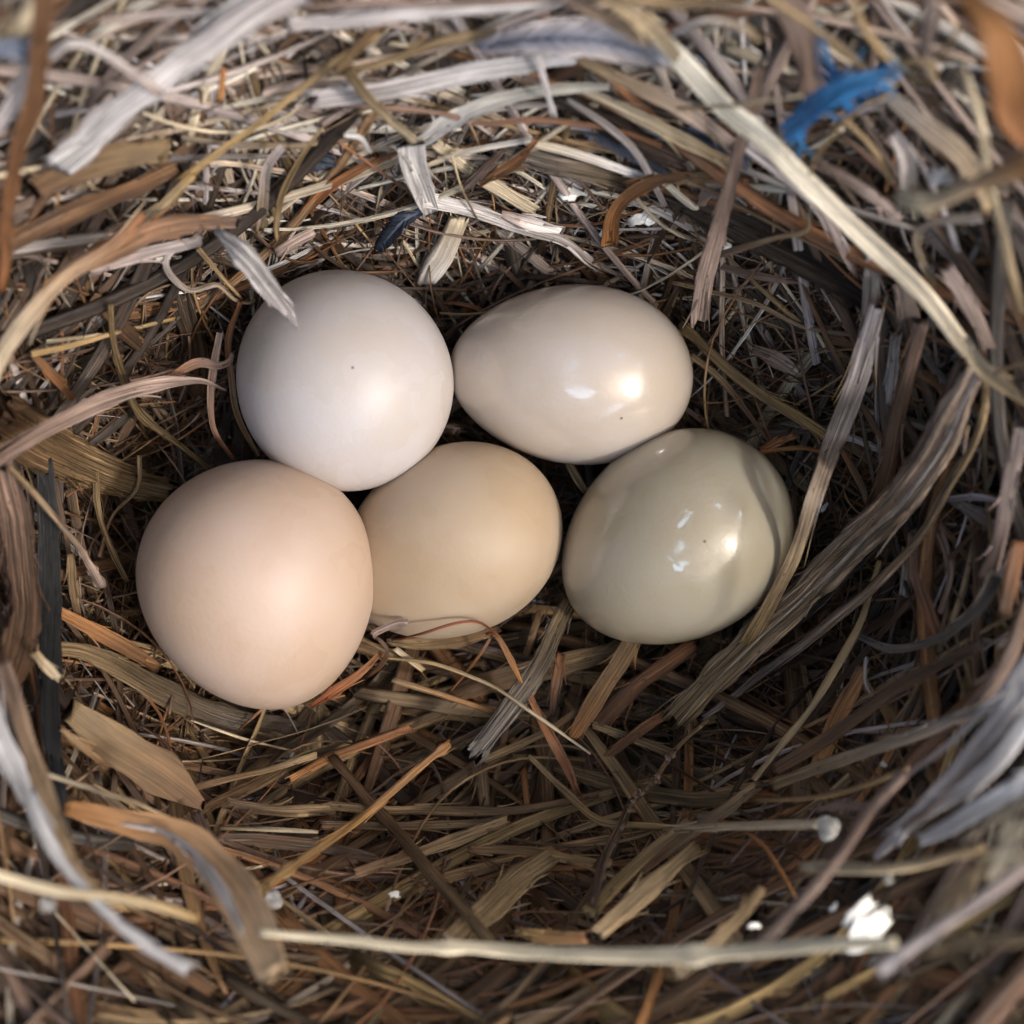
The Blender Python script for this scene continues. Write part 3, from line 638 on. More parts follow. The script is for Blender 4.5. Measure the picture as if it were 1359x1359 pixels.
 ('grass_blade','long curved rust blade left of the blunt stem\'s right side','rust',[(696,915,0.8),(714,950,0.85),(732,985,0.9),(751,1020,0.85),(767,1057,0.7)],[6,11,14,13,5],'fold'),
 ('straw','slim tan straw slanting down to the knobbly seed stalk','tan>gold',[(702,1005,0.8),(745,1047,0.85),(795,1089,0.85),(850,1096,0.8),(912,1099,0.75)],[8,10,11,10,9],'stem'),
 ('straw','long thin cream straw crossing the middle floor','gold>cream',[(512,873,0.7),(585,884,0.8),(643,903,0.9),(704,945,0.95),(784,1001,0.9)],[5,6,5,5,4],'thin'),
 ('straw','short cream straw just below the dull tan egg','cream>tan',[(523,859,0.7),(543,876,0.7),(563,893,0.65)],[8,8,7],'flat'),
 ('straw','orange straw below the long thin cream one','tan>orange',[(520,902,0.6),(585,924,0.65),(656,946,0.7)],[8,9,9],'stem'),
 ('grass_blade','dark red brown blade below the greenish egg','rust>dark',[(745,868,0.5),(739,905,0.55),(733,948,0.5)],[10,13,8],'fold'),
 ('grass_blade','dark rusty blade on the floor right of the flat orange brown one','rust>brown',[(930,905,0.5),(900,938,0.55),(856,965,0.6),(792,1018,0.55)],[10,14,14,10],'flat'),
 ('grass_blade','broad olive brown blade lying level below the dull tan egg','brown>olive',[(600,925,0.3),(650,908,0.35),(721,889,0.4),(826,862,0.3)],[18,28,30,22],'flat'),
 ('straw','tan straw rising to the right below the blunt stem','tan>brown',[(640,1008,0.55),(721,972,0.6),(768,940,0.55)],[9,11,9],'flat'),
 ('straw','pale brown straw on the floor left of the knobbly stalk\'s tip','tan>olive',[(786,960,0.5),(840,980,0.5),(895,1000,0.5)],[9,12,11],'flat'),
 ('grass_blade','wide olive blade right of the curved rust one','olive',[(738,1018,0.45),(822,1045,0.5),(912,1060,0.5),(990,1062,0.5)],[14,22,20,16],'flat'),
 ('straw','short upright straw in the centre of the lower floor','brown>tan',[(638,1012,0.5),(641,1040,0.5),(643,1070,0.45)],[17,18,16],'stem'),
 ('straw','slim upright straw right of the short central one','orange',[(694,1022,0.5),(699,1072,0.5)],[8,8],'stem'),
 ('grass_blade','broad olive blade near the bottom, left of the orange pair','olive',[(600,1250,0.8),(650,1205,0.9),(690,1165,0.9),(735,1135,0.8)],[30,40,38,20],'flat'),
 ('grass_blade','orange blade lying level near the bottom edge','gold>orange',[(690,1236,1.1),(730,1242,1.15),(778,1247,1.1)],[10,18,14],'flat'),
 ('straw','left one of the orange olive pair slanting up from the bottom','gold>olive',[(782,1212,1.0),(850,1142,1.0),(915,1088,0.9)],[18,18,14],'flat'),
 ('straw','right one of the orange olive pair slanting up from the bottom','tan>olive',[(795,1235,1.0),(868,1172,1.0),(925,1122,0.9)],[22,24,18],'flat'),
 ('leaf','red orange sliver under the lower right edge of the largest egg','red>orange',[(412,940,0.9),(450,912,1.0),(480,890,1.0),(503,866,0.9)],[4,13,12,6],'fold'),
 ('fibre','fine red hair looped over the base of the dull tan egg','red',[(520,852,0.6),(560,842,11.3),(600,828,11.35),(630,824,11.3),(655,838,1.0),(670,862,0.8)],[3,4,4,4,3,3],'thin'),
 ('grass_blade','flat pale tan blade tucked under the dull tan egg','tan>brown',[(516,852,0.4),(550,857,0.45),(600,853,0.45),(662,834,0.35)],[6,18,18,8],'flat'),
 ('straw','short pink stub with a frayed end between the largest and the dull tan egg','pink',[(492,843,11.15),(516,833,11.2),(543,822,11.2)],[10,9,11],'flat'),
 ('fibre','curly rusty fibre below the short pink stub','mauve>rust',[(497,845,1.1),(512,858,1.1),(508,880,0.9),(492,898,0.8)],[5,6,7,5],'thin'),
 ('fibre','orange hair dropping from the dull tan egg\'s base','orange',[(640,832,0.9),(660,842,1.0),(676,868,0.95),(693,908,0.8)],[4,7,9,4],'flat'),
 ('fibre','second orange hair hanging left of the first below the dull tan egg','rust>orange',[(655,838,0.9),(640,865,0.9),(622,890,0.8),(600,915,0.7)],[4,4,4,3],'thin'),
 ('straw','small tan straw glimpsed in the gap between the three right eggs','tan',[(752,612,0.4),(762,630,0.45),(775,652,0.4)],[9,11,10],'flat'),
 ('grass_blade','olive straw curving left on the floor under the largest egg','olive>brown',[(465,985,0.5),(405,1005,0.6),(355,1033,0.65),(288,1064,0.6),(245,1086,0.55)],[13,14,15,13,10],'flat'),
 ('straw','thin brown straw above the olive curving one','tan>brown',[(420,1004,0.75),(360,1022,0.75),(305,1034,0.75),(232,1052,0.7)],[8,9,10,8],'flat'),
 ('straw','rusty straw curving across the left floor below the thin brown one','rust>orange',[(545,965,0.6),(480,990,0.65),(440,1005,0.65),(385,1035,0.6)],[10,13,13,9],'stem'),
 ('straw','tan straw lying level left of the level pair','brown>tan',[(285,1062,0.5),(372,1075,0.55),(445,1074,0.5)],[14,18,15],'stem'),
 ('straw','thin level straw with light glints left of the slim orange stem','olive>cream',[(290,1098,0.7),(350,1100,0.75),(420,1104,0.7)],[5,7,5],'thin'),
 ('straw','pale fine fibre lying level below the largest egg','cream>tan',[(255,955,0.5),(330,982,0.55),(420,1004,0.5)],[3,4,3],'thin'),
 ('grass_blade','wide olive blade standing below the largest egg','olive',[(412,930,0.15),(413,965,0.2),(411,1010,0.2)],[34,36,32],'flat'),
 # ---- left
 ('grass_blade','outer blurred lilac blade arching down the lower left edge','white',[(-18,930,2.4),(20,1020,2.5),(68,1121,2.6),(118,1189,2.6),(169,1236,2.6),(250,1290,2.6)],[28,26,20,15,14,16],'flat'),
 ('grass_blade','brown tan blade inside the outer lilac one at the lower left','mauve>tan',[(5,880,2.4),(35,985,2.5),(62,1060,2.6),(90,1140,2.6),(130,1190,2.6)],[22,26,26,22,14],'blade'),
 ('leaf','big curled rusty leaf with a white stripe in the lower left','orange>leaflight',[(88,1072,1.3),(169,1094,1.7),(237,1112,2.0),(288,1152,2.2),(330,1212,2.4),(362,1290,2.4)],[20,30,42,58,60,52],'leaf'),
 ('leaf','white striped strip lying on the big curled rusty leaf','lilac>white',[(165,1092,1.85),(215,1102,2.1),(255,1128,2.3),(290,1172,2.5),(322,1235,2.6)],[3,8,14,18,6],'flat'),
 ('leaf_strip','orange brown strip pointing at the largest egg from the left','orange>brown',[(78,812,0.9),(125,838,0.95),(169,862,0.95),(210,888,0.8)],[16,22,20,10],'fold'),
 ('leaf_strip','wide dark brown strip curving under the left side of the largest egg','olive>dark',[(45,862,0.8),(112,866,0.8),(203,908,0.6),(288,950,0.4),(400,972,0.25)],[14,26,36,40,26],'flat'),
 ('black_ribbon','flat black ribbon hanging down the left wall','black',[(58,610,0.8),(63,690,0.95),(66,800,0.95),(66,900,0.95),(70,990,0.9),(92,1110,0.5)],[24,28,30,30,18,12],'flat'),
 ('bark_strip','brown piece of bark at the left edge beside the black ribbon','mauve>brown',[(4,610,1.2),(20,700,1.25),(28,790,1.25),(22,870,1.2),(6,930,1.1)],[26,44,46,42,20],'wood'),
 ('leaf','crumpled olive brown leaf on the lower left floor','olive>brown',[(92,945,0.8),(150,985,0.85),(210,1025,0.85),(268,1068,0.7)],[26,54,56,20],'leaf'),
 ('straw','orange sliver in the crumpled olive brown leaf','tan>orange',[(82,968,1.1),(115,995,1.15),(142,1022,1.1)],[6,12,8],'flat'),
 ('straw','purple brown straw dropping left of the slim orange stem\'s lower end','mauve>brown',[(258,1078,0.9),(275,1110,1.0),(290,1140,1.0),(310,1175,0.9)],[12,18,18,14],'flat'),
 ('straw','thin pale straw crossing the crumpled leaf','cream>tan',[(35,1018,1.3),(118,1047,1.35),(170,1062,1.3),(225,1083,1.1)],[6,7,7,5],'thin'),
 ('grass_blade','long twisted mauve blade pointing from the left edge to the topmost egg','mauve>pink',[(-15,610,1.6),(61,567,1.6),(135,531,1.5),(203,511,1.4),(264,505,1.2),(300,520,1.0)],[34,32,28,24,13,4],'fold'),
 ('leaf','small rusty pointed blade above the tip of the twisted mauve one','rust>pink',[(218,502,1.0),(261,482,1.1),(291,486,1.1),(317,468,1.0)],[7,13,10,5],'fold'),
 ('fibre','thin rusty straw curving round the left side of the topmost egg','pink>rust',[(292,440,1.1),(285,480,1.1),(281,520,1.0),(285,570,0.8),(313,612,0.6)],[8,11,10,8,6],'blade'),
 ('grass_blade','second rusty blade hugging the left side of the topmost egg','rust>tan',[(318,400,1.0),(303,450,0.9),(307,500,0.8),(314,550,0.7),(342,606,0.5)],[5,10,9,8,6],'fold'),
 ('bark_strip','rough brown bark with small holes at the left edge','brown>tan',[(-15,548,0.7),(60,590,0.75),(150,632,0.65),(232,655,0.4)],[68,66,52,24],'wood'),
 ('dry_stem','thin tan stem with a frizzy end slanting over the black ribbon','tan>pink',[(14,620,1.7),(51,661,1.7),(95,717,1.5),(122,755,1.3),(137,776,1.2)],[6,8,8,10,12],'twig'),
 ('dry_stem','thin upright stem left of the largest egg','tan',[(129,626,0.8),(130,667,0.85),(146,721,0.85),(168,770,0.75)],[8,8,8,7],'twig'),
 ('fibre','fine tan root crossing the thin upright stem','tan>brown',[(184,606,0.8),(183,650,0.85),(149,687,0.85),(130,742,0.8)],[7,6,5,6],'thin'),
 ('straw','level brown straw touching the left side of the largest egg','brown',[(70,768,0.6),(135,752,0.65),(188,736,0.6)],[13,15,12],'flat'),
 ('straw','short upright tan splinter left of the largest egg','tan>brown',[(94,738,0.8),(99,778,0.8),(104,820,0.75)],[9,12,8],'flat'),
 ('straw','brown straw slanting on the left wall above the bark','brown>rust',[(42,468,0.8),(70,498,0.85),(94,532,0.8)],[10,13,9],'flat'),
 ('straw','tan straw lying level on the left wall above the slanting brown one','gold>tan',[(44,470,0.95),(95,460,1.0),(158,441,0.9)],[8,9,7],'stem'),
 ('leaf','crumpled pale bit at the left edge under the brown bark','tan>cream',[(45,862,1.7),(58,882,1.75),(76,900,1.7)],[8,13,8],'fold'),
]
OPT = {
 'greenish knotted': dict(knots=(0.28, 0.62, 0.66)), 'short olive twig': dict(knots=(0.02, 0.95)), 'long thick cream': dict(knots=(), wob=0.02, jit=0.5),
 'long glowing': dict(wob=0.08, jit=0.8, knots=(0.33, 0.71)), 'slim orange stem with': dict(knots=(0.05, 0.80, 0.83)), 'flat mauve stick': dict(wob=0.04, jit=0.3), 'thin tan stem with': dict(knots=(0.7, 0.86, 0.95)),
 'long twisted mauve': dict(twist=1.6), 'sharply bent': dict(jit=0.4), 'yellow brown straw running': dict(jit=0.5, wob=0.05), 'long flat blade right': dict(jit=0.5, wob=0.05),
}
for nm, lab, col, pts, wd, st in T:
    kw = {}
    for k, v in OPT.items():
        if lab.startswith(k): kw = v
    cat = nm.replace('_', ' ')
    straw(nm, cat, lab, col, pts, wd, st, **kw)
def empty(name, loc):
    o = bpy.data.objects.new(name, None); o.location = loc; o.empty_display_size = 0.1
    C.objects.link(o); return o
def part(root, *a, **k):
    """a strip that is a part of root: built at its place, then hung on the root without moving"""
    o = straw(*a, parent=root, **k)
    o.matrix_parent_inverse = root.matrix_basis.inverted()
    return o

# ---- the big frayed stem right of the greenish egg
r = empty('woody_stalk', pt(1100, 765, 0.5))
tag(r, 'big weathered frayed stalk curving up the right wall past the greenish egg', 'stalk')
main = [(1296, 490, 1.25), (1254, 579, 1.3), (1204, 653, 1.3), (1136, 721, 1.2), (1051, 805, 1.05), (967, 880, 0.85), (895, 958, 0.6)]
def off(P, d, dh=0.0):
    return [(x + d * 0.75, y + d * 0.6, h + dh) for x, y, h in P]
part(r, 'core', None, None, 'fawn>tan', main, [34, 42, 44, 42, 40, 38, 32], 'stalk')
part(r, 'split_strand', None, 'dark mottled outer strand', 'mauve>fawn', off(main[:5], -19, -0.06), [18, 20, 18, 12, 5], 'stalk')
part(r, 'split_strand', None, 'pale inner strand', 'lilac>cream', off(main, 4, 0.16), [3, 5, 6, 5, 4, 3, 2], 'stalk')
part(r, 'split_strand', None, 'thin loose strand on the right', 'tan>pink', [(1309, 500, 1.2), (1303, 560, 1.15), (1262, 640, 1.1), (1210, 725, 1.1), (1120, 812, 1.0), (1010, 895, 0.8), (930, 955, 0.55)], [8, 9, 12, 13, 13, 12, 8], 'wood')
part(r, 'split_strand', None, 'dark inner split', 'dgrey', off(main[1:6], 17, -0.14), [8, 14, 18, 14, 6], 'wood')
rng = np.random.default_rng(5)
for k in range(9):
    t = rng.uniform(0.1, 0.9) * 5; i = int(t); f = t - i
    a = np.array(main[i]) * (1 - f) + np.array(main[i + 1]) * f; b = np.array(main[i + 1])
    d = rng.uniform(-18, 22)
    part(r, 'splinter', None, None, 'tan>pink', [(a[0] + d, a[1] + d * .6, a[2] + .12), ((a[0] + b[0]) / 2 + d, (a[1] + b[1]) / 2 + d * .6, a[2] + .16), (b[0] + d * 1.2, b[1] + d, a[2] + 0.18)], [3, 3.5, 1.5], 'thin')

# ---- knobbly seed stalk
r = empty('seed_stalk', pt(830, 1070, 0.5))
tag(r, 'knobbly dry seed stalk running down the floor right of centre', 'seed stalk')
stalk = [(940, 955, 0.8), (905, 985, 0.85), (883, 1013, 0.85), (863, 1043, 0.9), (840, 1062, 0.95), (822, 1100, 1.05), (803, 1145, 1.1), (788, 1200, 1.1)]
part(r, 'stalk', None, None, 'tan>mauve', stalk, [5, 6, 8, 9, 10, 13, 15, 8], 'twig')
rng = np.random.default_rng(8)
for k in range(26):
    t = (rng.uniform(0, 1) ** 0.7) * (len(stalk) - 1.01); i = int(t); f = t - i
    a = np.array(stalk[i]) * (1 - f) + np.array(stalk[i + 1]) * f
    s = 1 if rng.random() < .5 else -1
    L = rng.uniform(8, 16) * (0.6 + 0.7 * t / 7)
    ang = math.atan2(0.45, -1) * 0 + (2.1 + s * rng.uniform(0.3, 0.9))
    dx, dy = -math.cos(ang - 2.1 + 1.1) * L, math.sin(ang - 2.1 + 1.1) * L
    part(r, 'seed_husk', None, None, rng.choice(['tan>mauve', 'pink>brown', 'mauve>brown']), [(a[0] + dx*.1, a[1] - dy*.1, a[2]), (a[0] - dx * .5 + s * 5, a[1] - dy * .4, a[2] + .07), (a[0] - dx + s * 5, a[1] - dy, a[2] + .04)], [5, 9 * (0.6 + .6 * t / 7), 2], 'leaf')

# ---- feathers
def feather(label, shaft, barb, w, cs, cv, seed, n=70, curve=0.5, glossy=True, sides=(-1, 1), wob=0.0):
    root = empty('feather', pt(*shaft[len(shaft) // 2]))
    tag(root, label, 'feather')
    rng = np.random.default_rng(seed)
    part(root, 'quill_shaft', None, None, cs, shaft, [w, w * .8, w * .4], 'thin', seed=seed)
    P = path3(shaft, n)
    T = np.gradient(P, axis=0); T /= np.linalg.norm(T, axis=1, keepdims=True)
    up = ground_ups(P)
    B = np.cross(up, T)
    A = Acc()
    for i in range(n):
        f = i / (n - 1)
        env = (math.sin(math.pi * min(1, 0.08 + f * 0.9)) ** 0.5)
        for s in sides:
          for sub in range(3):
            if rng.random() < .06: continue
            L = barb * K * (CAM_Z - P[i, 2]) * env * rng.uniform(.85, 1.1)
            m = 6
            t = np.linspace(0, 1, m)[:, None]
            bend = rng.normal(0, wob + .03)
            Pi = P[i] + (P[min(i + 1, n - 1)] - P[i]) * sub / 3
            Q = Pi + B[i] * s * L * t * 0.8 + T[i] * (L * (t * (0.8 + bend) + curve * t ** 2)) + up[i] * (np.sin(t * 2.4) * 0.16 * L + rng.normal(0, .005))
            ww = np.linspace(1, .4, m) * (0.03 if glossy else .009)
            c0, c1 = tone(cv)
            g = rng.uniform(.85, 1.15)
            A.strip(Q, ww, np.tile(up[i], (m, 1)), np.array(c0) * g, np.array(c1) * g, rng, 0.2, 5, 0, 0, 0)
    v = A.build('vane', M_FEATHER, root)
    v.matrix_parent_inverse = root.matrix_basis.inverted()
feather('large blurred blue grey feather lying at the top above the lilac wooden strip', [(632, 62, 1.3), (700, 52, 1.5), (780, 52, 1.5), (895, 78, 1.2)], 30, 3, 'lilac', 'slate>lilac', 2, n=110)
feather('small dark feather with combed barbs under the broad pinkish tan blade', [(770, 165, 0.3), (850, 196, 0.35), (915, 222, 0.3), (990, 262, 0.2)], 30, 4, 'slate', 'navy>slate', 4, n=80, glossy=False, curve=.2, wob=.08)
feather('dark feather half buried left of the olive twig', [(345, 232, 0.12), (400, 212, 0.2), (450, 196, 0.15)], 26, 4, 'dgrey', 'navy', 6, n=50)
feather('small shiny navy feather curving down above the topmost egg', [(566, 274, 0.75), (535, 292, 0.85), (502, 330, 0.7)], 16, 7, 'slate', 'navy', 7, n=46)
feather('dark feather between the speckled blade and the mauve stick', [(905, 170, 0.5), (950, 190, 0.5), (992, 212, 0.45)], 20, 3, 'slate', 'navy>slate', 9, n=46, glossy=False, wob=.08)
feather('dim blue grey feather at the far left edge near the corner', [(-20, 62, 1.9), (15, 66, 1.95), (50, 76, 1.9)], 20, 4, 'slate', 'slate', 12, n=40)

# ---- frayed blue twine
r = empty('frayed_twine', pt(1110, 130, 1.4))
tag(r, 'frayed bright blue plastic twine snagged in the upper right', 'twine')
core = [(1040, 178, 1.9), (1062, 155, 2.0), (1095, 132, 2.1), (1130, 114, 2.1), (1162, 103, 2.05), (1192, 92, 1.9)]
rng = np.random.default_rng(21)
for k in range(34):
    d = rng.uniform(-15, 15) ; dh = rng.uniform(-.06, .09)
    P = [(x + d * .4 * math.sin(i * 1.1 + k) + rng.normal(0, 1.5), y + d * (0.35 + 0.65 * math.sin(math.pi * min(1, (i + .7) / 5))) + rng.normal(0, 1.6), h + dh) for i, (x, y, h) in enumerate(core)]
    o = part(r, 'plastic_strand', None, None, rng.choice(['blue', 'blue>sky', 'sky>blue', 'blue>teal', 'teal>blue']), P, [2, 4, 5, 5, 4, 2], 'flat')
    o.data.materials[0] = M_PLASTIC
loose = [[(x + rng.normal(0, 5), y + rng.normal(0, 5), h + rng.normal(0, .06)) for x, y, h in Q] for Q in [[(1130, 118, 1.9), (1112, 100, 1.7), (1096, 72, 1.6), (1082, 34, 1.5)], [(1050, 170, 1.9), (1060, 182, 1.8), (1062, 205, 1.7)], [(1120, 140, 1.7), (1135, 146, 1.6), (1180, 124, 1.6)]] for _ in range(4)] + [[(1130, 118, 1.9), (1112, 100, 1.7), (1096, 72, 1.6), (1082, 34, 1.5)], [(1118, 112, 1.8), (1105, 85, 1.6), (1090, 50, 1.5)], [(1120, 105, 1.9), (1088, 100, 1.8), (1080, 92, 1.7)],
         [(1050, 170, 1.9), (1062, 185, 1.8), (1064, 203, 1.7)], [(1045, 175, 1.9), (1050, 190, 1.8), (1046, 198, 1.7)], [(1150, 105, 2.0), (1172, 112, 2.0), (1186, 124, 1.9)],
         [(1120, 140, 1.7), (1135, 146, 1.6), (1155, 130, 1.6), (1180, 124, 1.6)], [(1100, 150, 1.6), (1108, 158, 1.5), (1130, 152, 1.5)], [(1115, 100, 1.9), (1140, 80, 1.8), (1146, 64, 1.7)],
         [(1060, 160, 1.9), (1044, 162, 1.9), (1034, 170, 1.8)], [(1140, 112, 2.1), (1165, 95, 2.1), (1178, 84, 2.1)]]
for P in loose:
    o = part(r, 'loose_strand', None, None, 'blue>teal', P, [6, 5, 3], 'flat')
    o.data.materials[0] = M_PLASTIC

# ---- clear beads, and white curls added to imitate sun patches on the straws
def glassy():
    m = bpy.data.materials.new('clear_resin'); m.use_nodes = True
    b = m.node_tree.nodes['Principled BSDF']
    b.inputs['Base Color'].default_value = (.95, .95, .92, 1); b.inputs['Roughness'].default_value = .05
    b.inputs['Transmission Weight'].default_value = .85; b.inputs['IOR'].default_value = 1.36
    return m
M_GLASS = glassy()
M_SUNPATCH = straw_material('sun_patch_white', rough=0.3, spec=0.8, bump=0.3, streak=0.15, specks=0)  # for the near-white curls that paint sunlight onto the straws
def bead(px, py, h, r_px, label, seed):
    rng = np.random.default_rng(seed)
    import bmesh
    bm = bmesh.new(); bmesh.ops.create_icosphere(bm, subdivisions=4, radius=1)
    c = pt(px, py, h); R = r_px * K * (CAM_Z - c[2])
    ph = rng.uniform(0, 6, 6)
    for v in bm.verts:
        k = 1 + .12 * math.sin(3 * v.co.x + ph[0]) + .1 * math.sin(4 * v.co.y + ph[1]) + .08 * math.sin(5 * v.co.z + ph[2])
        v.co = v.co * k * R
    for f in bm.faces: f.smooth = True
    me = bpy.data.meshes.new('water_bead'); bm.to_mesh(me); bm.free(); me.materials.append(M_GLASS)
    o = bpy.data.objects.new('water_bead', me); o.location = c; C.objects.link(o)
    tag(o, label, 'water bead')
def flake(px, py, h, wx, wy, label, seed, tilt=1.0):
    """one or a few near-white curls standing in for a sun patch on the straws"""
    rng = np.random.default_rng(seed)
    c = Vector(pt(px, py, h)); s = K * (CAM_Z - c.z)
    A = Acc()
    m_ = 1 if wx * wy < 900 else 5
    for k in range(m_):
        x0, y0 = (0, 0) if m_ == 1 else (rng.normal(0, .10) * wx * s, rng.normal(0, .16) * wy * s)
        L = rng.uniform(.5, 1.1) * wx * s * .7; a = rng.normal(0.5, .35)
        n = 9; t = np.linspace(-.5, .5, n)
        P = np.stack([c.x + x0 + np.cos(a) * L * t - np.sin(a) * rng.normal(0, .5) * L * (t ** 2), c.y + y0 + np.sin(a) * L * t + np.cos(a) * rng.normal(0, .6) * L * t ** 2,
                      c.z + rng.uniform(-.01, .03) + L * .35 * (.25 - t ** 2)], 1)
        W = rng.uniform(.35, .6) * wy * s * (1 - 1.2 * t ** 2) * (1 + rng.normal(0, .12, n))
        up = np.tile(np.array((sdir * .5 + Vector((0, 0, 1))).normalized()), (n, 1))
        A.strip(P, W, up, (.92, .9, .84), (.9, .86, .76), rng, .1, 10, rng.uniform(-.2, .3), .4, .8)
    o = A.build('sun_patch_curl', M_SUNPATCH)
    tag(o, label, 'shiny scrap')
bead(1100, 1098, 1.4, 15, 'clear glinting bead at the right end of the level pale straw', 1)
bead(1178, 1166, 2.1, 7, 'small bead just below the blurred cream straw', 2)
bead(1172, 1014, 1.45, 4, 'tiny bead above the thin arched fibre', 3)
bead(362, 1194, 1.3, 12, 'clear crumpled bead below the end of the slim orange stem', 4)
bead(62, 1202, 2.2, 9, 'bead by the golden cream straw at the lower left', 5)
flake(1008, 1187, 1.19, 36, 13, 'slim sun patch painted as a white strip, left of the largest one', 11)
flake(1106, 1204, 1.39, 30, 15, 'small sun patch painted as a white strip, just above left of the largest one', 12)
flake(1136, 1222, 1.42, 74, 56, 'largest sun patch, painted as white curls, at the lower right', 13)
flake(1022, 1252, 1.52, 26, 16, 'sun patch painted as a white strip above the glowing cream stem, left of the largest one', 14)
flake(1000, 1226, 1.39, 30, 16, 'sun patch painted as a ragged cream white strip above the glowing cream stem', 18)
flake(762, 250, 0.30, 40, 34, 'sun patch painted as white curls beneath the grey weathered board', 15)
flake(866, 288, 0.30, 52, 28, 'sun patch painted as white curls right of the hooked rusty leaf', 16)
flake(806, 302, 0.35, 36, 16, 'sun patch painted as a white sliver below the hooked rusty leaf', 17)
flake(966, 326, 0.35, 20, 18, 'small sun patch painted as a white strip behind the flat mauve stick', 19)
flake(1005, 366, 0.42, 13, 8, 'tiny sun glint painted as a white chip on the level brown straw', 20)
flake(1092, 675, 0.45, 22, 10, 'small sun glint painted as a white sliver right of the long grey and yellow blade', 21)
flake(524, 1186, 0.73, 30, 14, 'sun glint painted as a white curl among the straws at the bottom centre', 22, 2.5)

# ------------------------------------------------------------------ the rest of the nest: straws by the thousand
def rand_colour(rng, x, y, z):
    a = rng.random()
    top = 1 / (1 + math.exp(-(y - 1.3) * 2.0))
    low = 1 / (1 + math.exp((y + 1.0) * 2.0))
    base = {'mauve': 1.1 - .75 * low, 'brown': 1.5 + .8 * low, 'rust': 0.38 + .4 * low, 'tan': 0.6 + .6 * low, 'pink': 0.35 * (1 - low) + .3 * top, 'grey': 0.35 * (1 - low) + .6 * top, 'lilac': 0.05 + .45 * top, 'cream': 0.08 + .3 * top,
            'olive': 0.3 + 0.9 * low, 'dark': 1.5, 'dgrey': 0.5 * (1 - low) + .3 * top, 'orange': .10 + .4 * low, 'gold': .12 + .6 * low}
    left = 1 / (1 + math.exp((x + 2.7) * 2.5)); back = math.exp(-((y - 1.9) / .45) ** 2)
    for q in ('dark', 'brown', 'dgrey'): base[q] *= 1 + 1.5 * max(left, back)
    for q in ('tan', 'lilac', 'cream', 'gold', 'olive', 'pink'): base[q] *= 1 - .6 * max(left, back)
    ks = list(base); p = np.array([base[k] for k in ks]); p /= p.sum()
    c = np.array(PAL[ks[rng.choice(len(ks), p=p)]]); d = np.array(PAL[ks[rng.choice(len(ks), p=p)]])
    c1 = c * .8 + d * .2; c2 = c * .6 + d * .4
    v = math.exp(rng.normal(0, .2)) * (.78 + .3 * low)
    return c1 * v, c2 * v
def scatter(acc, rng, n, len_rng, w_rng, h_rng, sp=0.45, rnd=0.3, nseg=9, nv=6, curve=0.35, region=None, pal=None):
    made = 0; tries = 0
    while made < n and tries < n * 8:
        tries += 1
        x, y = (rng.uniform(-5.4, 5.4), rng.uniform(-5.2, 5.2)) if region is None else region(rng)
        ex, ey = (x - CX) / 3.25, (y - CY) / 2.6
        e = math.hypot(ex, ey)
        tang = math.atan2(ex * 2.6, -ey * 3.25)
        if rng.random() < rnd: ang = rng.uniform(0, 2 * math.pi)
        else: ang = tang + rng.normal(0, sp)
        if y < -1.6 and abs(x) < 2.4 and rng.random() < .35: ang = rng.normal(0, .35)
        L = math.exp(rng.uniform(math.log(len_rng[0]), math.log(len_rng[1])))
        W = math.exp(rng.uniform(math.log(w_rng[0]), math.log(w_rng[1])))
        t = np.linspace(-.5, .5, nseg) * L
        follow = 0.95 / max(1.2, 3 * e) if e > .5 else 0
        kap = rng.normal(0, curve) / max(L, .6) + (rng.random() < .7) * follow * (1 if math.cos(ang - tang) > 0 else -1)
        a = ang + kap * t
        dx = np.cos(a); dy = np.sin(a)
        st = L / (nseg - 1)
        X = x + np.cumsum(dx) * st - dx.sum() * st / 2; Y = y + np.cumsum(dy) * st - dy.sum() * st / 2
        h = rng.uniform(*h_rng)
        tilt = rng.normal(0, .10) * min(L, 1.5)
        Z = bowl(X, Y)
        # stiff straws bridge the hollow instead of following it
        Zl = np.interp(t, [t[0], t[-1]], [Z[0], Z[-1]]); Z = np.where(Zl > Z, Z * .65 + Zl * .35, Z)
        Z = Z + h + tilt * (t / L)
        P = np.stack([X, Y, Z], 1)
        if inside_egg(P, 0.02 + W * .5):
            P[:, 2] -= .35
            if inside_egg(P, 0.02 + W * .5): continue
        k = rng.random()
        ww = W * (1 - .75 * np.clip((np.linspace(0, 1, nseg) - .4) / .6, 0, 1) ** 1.5) if k < .45 else np.full(nseg, W)
        if rng.random() < .3: ww = ww[::-1]
        rt, nn, fo = (0.12, nv, .15) if rng.random() < .62 else (0.7, nv, 0)
        up = ground_ups(P)
        T = np.gradient(P, axis=0); T /= np.linalg.norm(T, axis=1, keepdims=True); B = np.cross(up, T)
        r0 = rng.normal(0, .45); r1 = r0 + rng.normal(0, .5); an = np.linspace(r0, r1, nseg)[:, None]
        up = up * np.cos(an) + B * np.sin(an)
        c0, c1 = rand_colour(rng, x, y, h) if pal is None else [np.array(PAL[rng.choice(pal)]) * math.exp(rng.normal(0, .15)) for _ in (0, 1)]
        (acc if isinstance(acc, Acc) else acc(made)).strip(P, ww, up, c0, c1, rng, rt, nn, fo, .15, .8)
        made += 1
rng = np.random.default_rng(77)
A = Acc()
def lowwall(r): return r.uniform(-4.6, 4.6), r.uniform(-4.6, -1.2)
def topwall(r): return r.uniform(-2.6, 2.8), r.uniform(1.7, 3.6)
def wall(r):
    a = r.uniform(0, 2 * math.pi); e = r.uniform(.98, 1.5)
    return CX + 3.25 * e * math.cos(a), CY + 2.6 * e * math.sin(a)
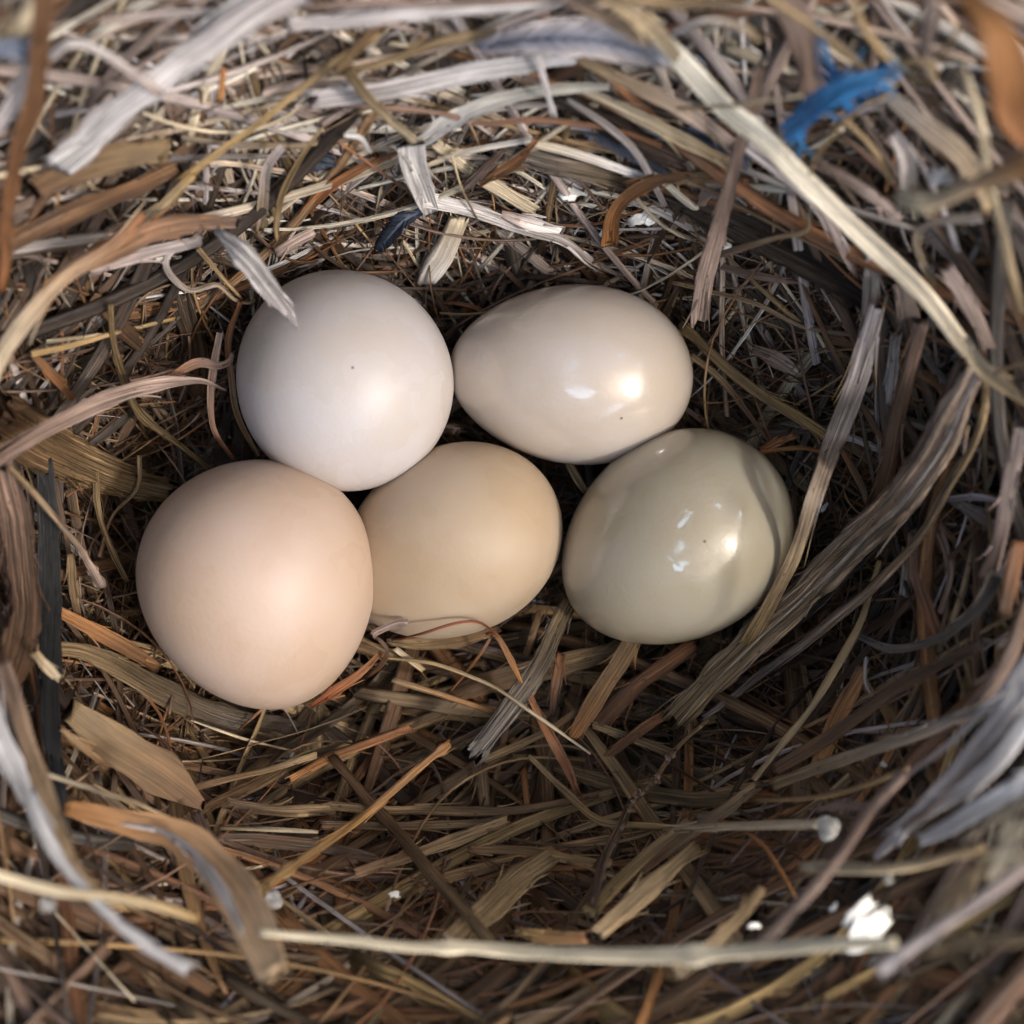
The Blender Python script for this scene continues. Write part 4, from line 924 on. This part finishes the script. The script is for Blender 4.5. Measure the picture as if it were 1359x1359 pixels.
def nearegg(r):
    a = r.uniform(0, 2 * math.pi); e = r.uniform(.8, 1.15)
    return CX + 3.25 * e * math.cos(a), CY + 2.6 * e * math.sin(a)
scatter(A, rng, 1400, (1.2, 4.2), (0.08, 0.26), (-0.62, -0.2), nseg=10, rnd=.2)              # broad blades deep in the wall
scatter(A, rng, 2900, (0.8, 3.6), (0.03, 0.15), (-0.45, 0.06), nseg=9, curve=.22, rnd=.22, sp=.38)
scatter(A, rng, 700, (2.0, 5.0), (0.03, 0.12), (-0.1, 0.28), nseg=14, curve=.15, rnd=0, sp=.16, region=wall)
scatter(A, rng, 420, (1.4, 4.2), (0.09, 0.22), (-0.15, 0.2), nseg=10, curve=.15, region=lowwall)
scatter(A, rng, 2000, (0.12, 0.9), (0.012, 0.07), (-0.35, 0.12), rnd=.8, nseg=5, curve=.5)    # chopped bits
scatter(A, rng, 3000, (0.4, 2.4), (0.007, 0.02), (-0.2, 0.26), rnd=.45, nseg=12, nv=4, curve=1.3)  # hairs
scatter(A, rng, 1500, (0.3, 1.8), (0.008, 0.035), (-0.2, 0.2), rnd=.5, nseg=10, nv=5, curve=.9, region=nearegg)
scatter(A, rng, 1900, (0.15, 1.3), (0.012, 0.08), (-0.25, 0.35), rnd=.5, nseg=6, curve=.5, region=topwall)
scatter(A, rng, 420, (0.3, 1.8), (0.015, 0.05), (-0.05, 0.34), rnd=.3, nseg=9, curve=.5, region=topwall, pal=['white', 'ivory', 'cream', 'lilac', 'pink'])
scatter(A, rng, 260, (0.8, 3.0), (0.02, 0.07), (0.0, 0.3), rnd=.2, nseg=10, curve=.3, region=wall, pal=['lilac', 'grey', 'pink', 'cream'])
scatter(A, rng, 700, (0.4, 2.2), (0.010, 0.03), (-0.1, 0.5), rnd=.5, nseg=12, nv=5, curve=.9, region=nearegg, pal=['rust', 'brown', 'mauve', 'mauve', 'brown', 'tan'])
scatter(A, rng, 150, (1.2, 3.4), (0.04, 0.11), (0.05, 0.4), rnd=.12, sp=.25, nseg=12, curve=.25, region=lambda r: (r.uniform(-2.2, 3.0), r.uniform(2.1, 3.6)), pal=['ivory', 'cream', 'lilac', 'pink', 'fawn'])
scatter(A, rng, 2600, (0.03, 0.12), (0.012, 0.045), (-0.15, 0.16), rnd=1, nseg=3, nv=5, curve=0, pal=['brown', 'mauve', 'tan', 'dark', 'pink', 'rust'])
# straws of middling size that still show one by one: each its own object, told apart only by the stretch of wall they lie in
STRETCH = [
    ('plain straw woven loosely into the floor between the eggs and the bottom edge', 'plain straws in the floor below the eggs', lambda r: (r.uniform(-2.6, 2.2), r.uniform(-3.6, -1.9)), 24),
    ('plain straw leaning in the wall right of the greenish egg', 'plain straws in the right wall', lambda r: (r.uniform(2.6, 3.9), r.uniform(-1.8, 1.6)), 20),
    ('plain straw leaning in the wall left of the eggs', 'plain straws in the left wall', lambda r: (r.uniform(-4.2, -3.1), r.uniform(-1.6, 1.8)), 14),
    ('plain straw among the chaff of the wall above the two upper eggs', 'plain straws in the upper wall', lambda r: (r.uniform(-2.6, 2.6), r.uniform(2.3, 3.8)), 16),
]
for lab, grp, reg, cnt in STRETCH:
    accs = []
    def fresh(i, accs=accs):
        a_ = Acc(); accs.append(a_); return a_
    scatter(fresh, rng, cnt, (1.2, 3.6), (0.06, 0.13), (0.1, 0.32), nseg=14, nv=10, curve=.12, rnd=.25, region=reg)
    for a_ in accs:
        o = a_.build('straw', M_STRAW); tag(o, lab, 'straw', grp)
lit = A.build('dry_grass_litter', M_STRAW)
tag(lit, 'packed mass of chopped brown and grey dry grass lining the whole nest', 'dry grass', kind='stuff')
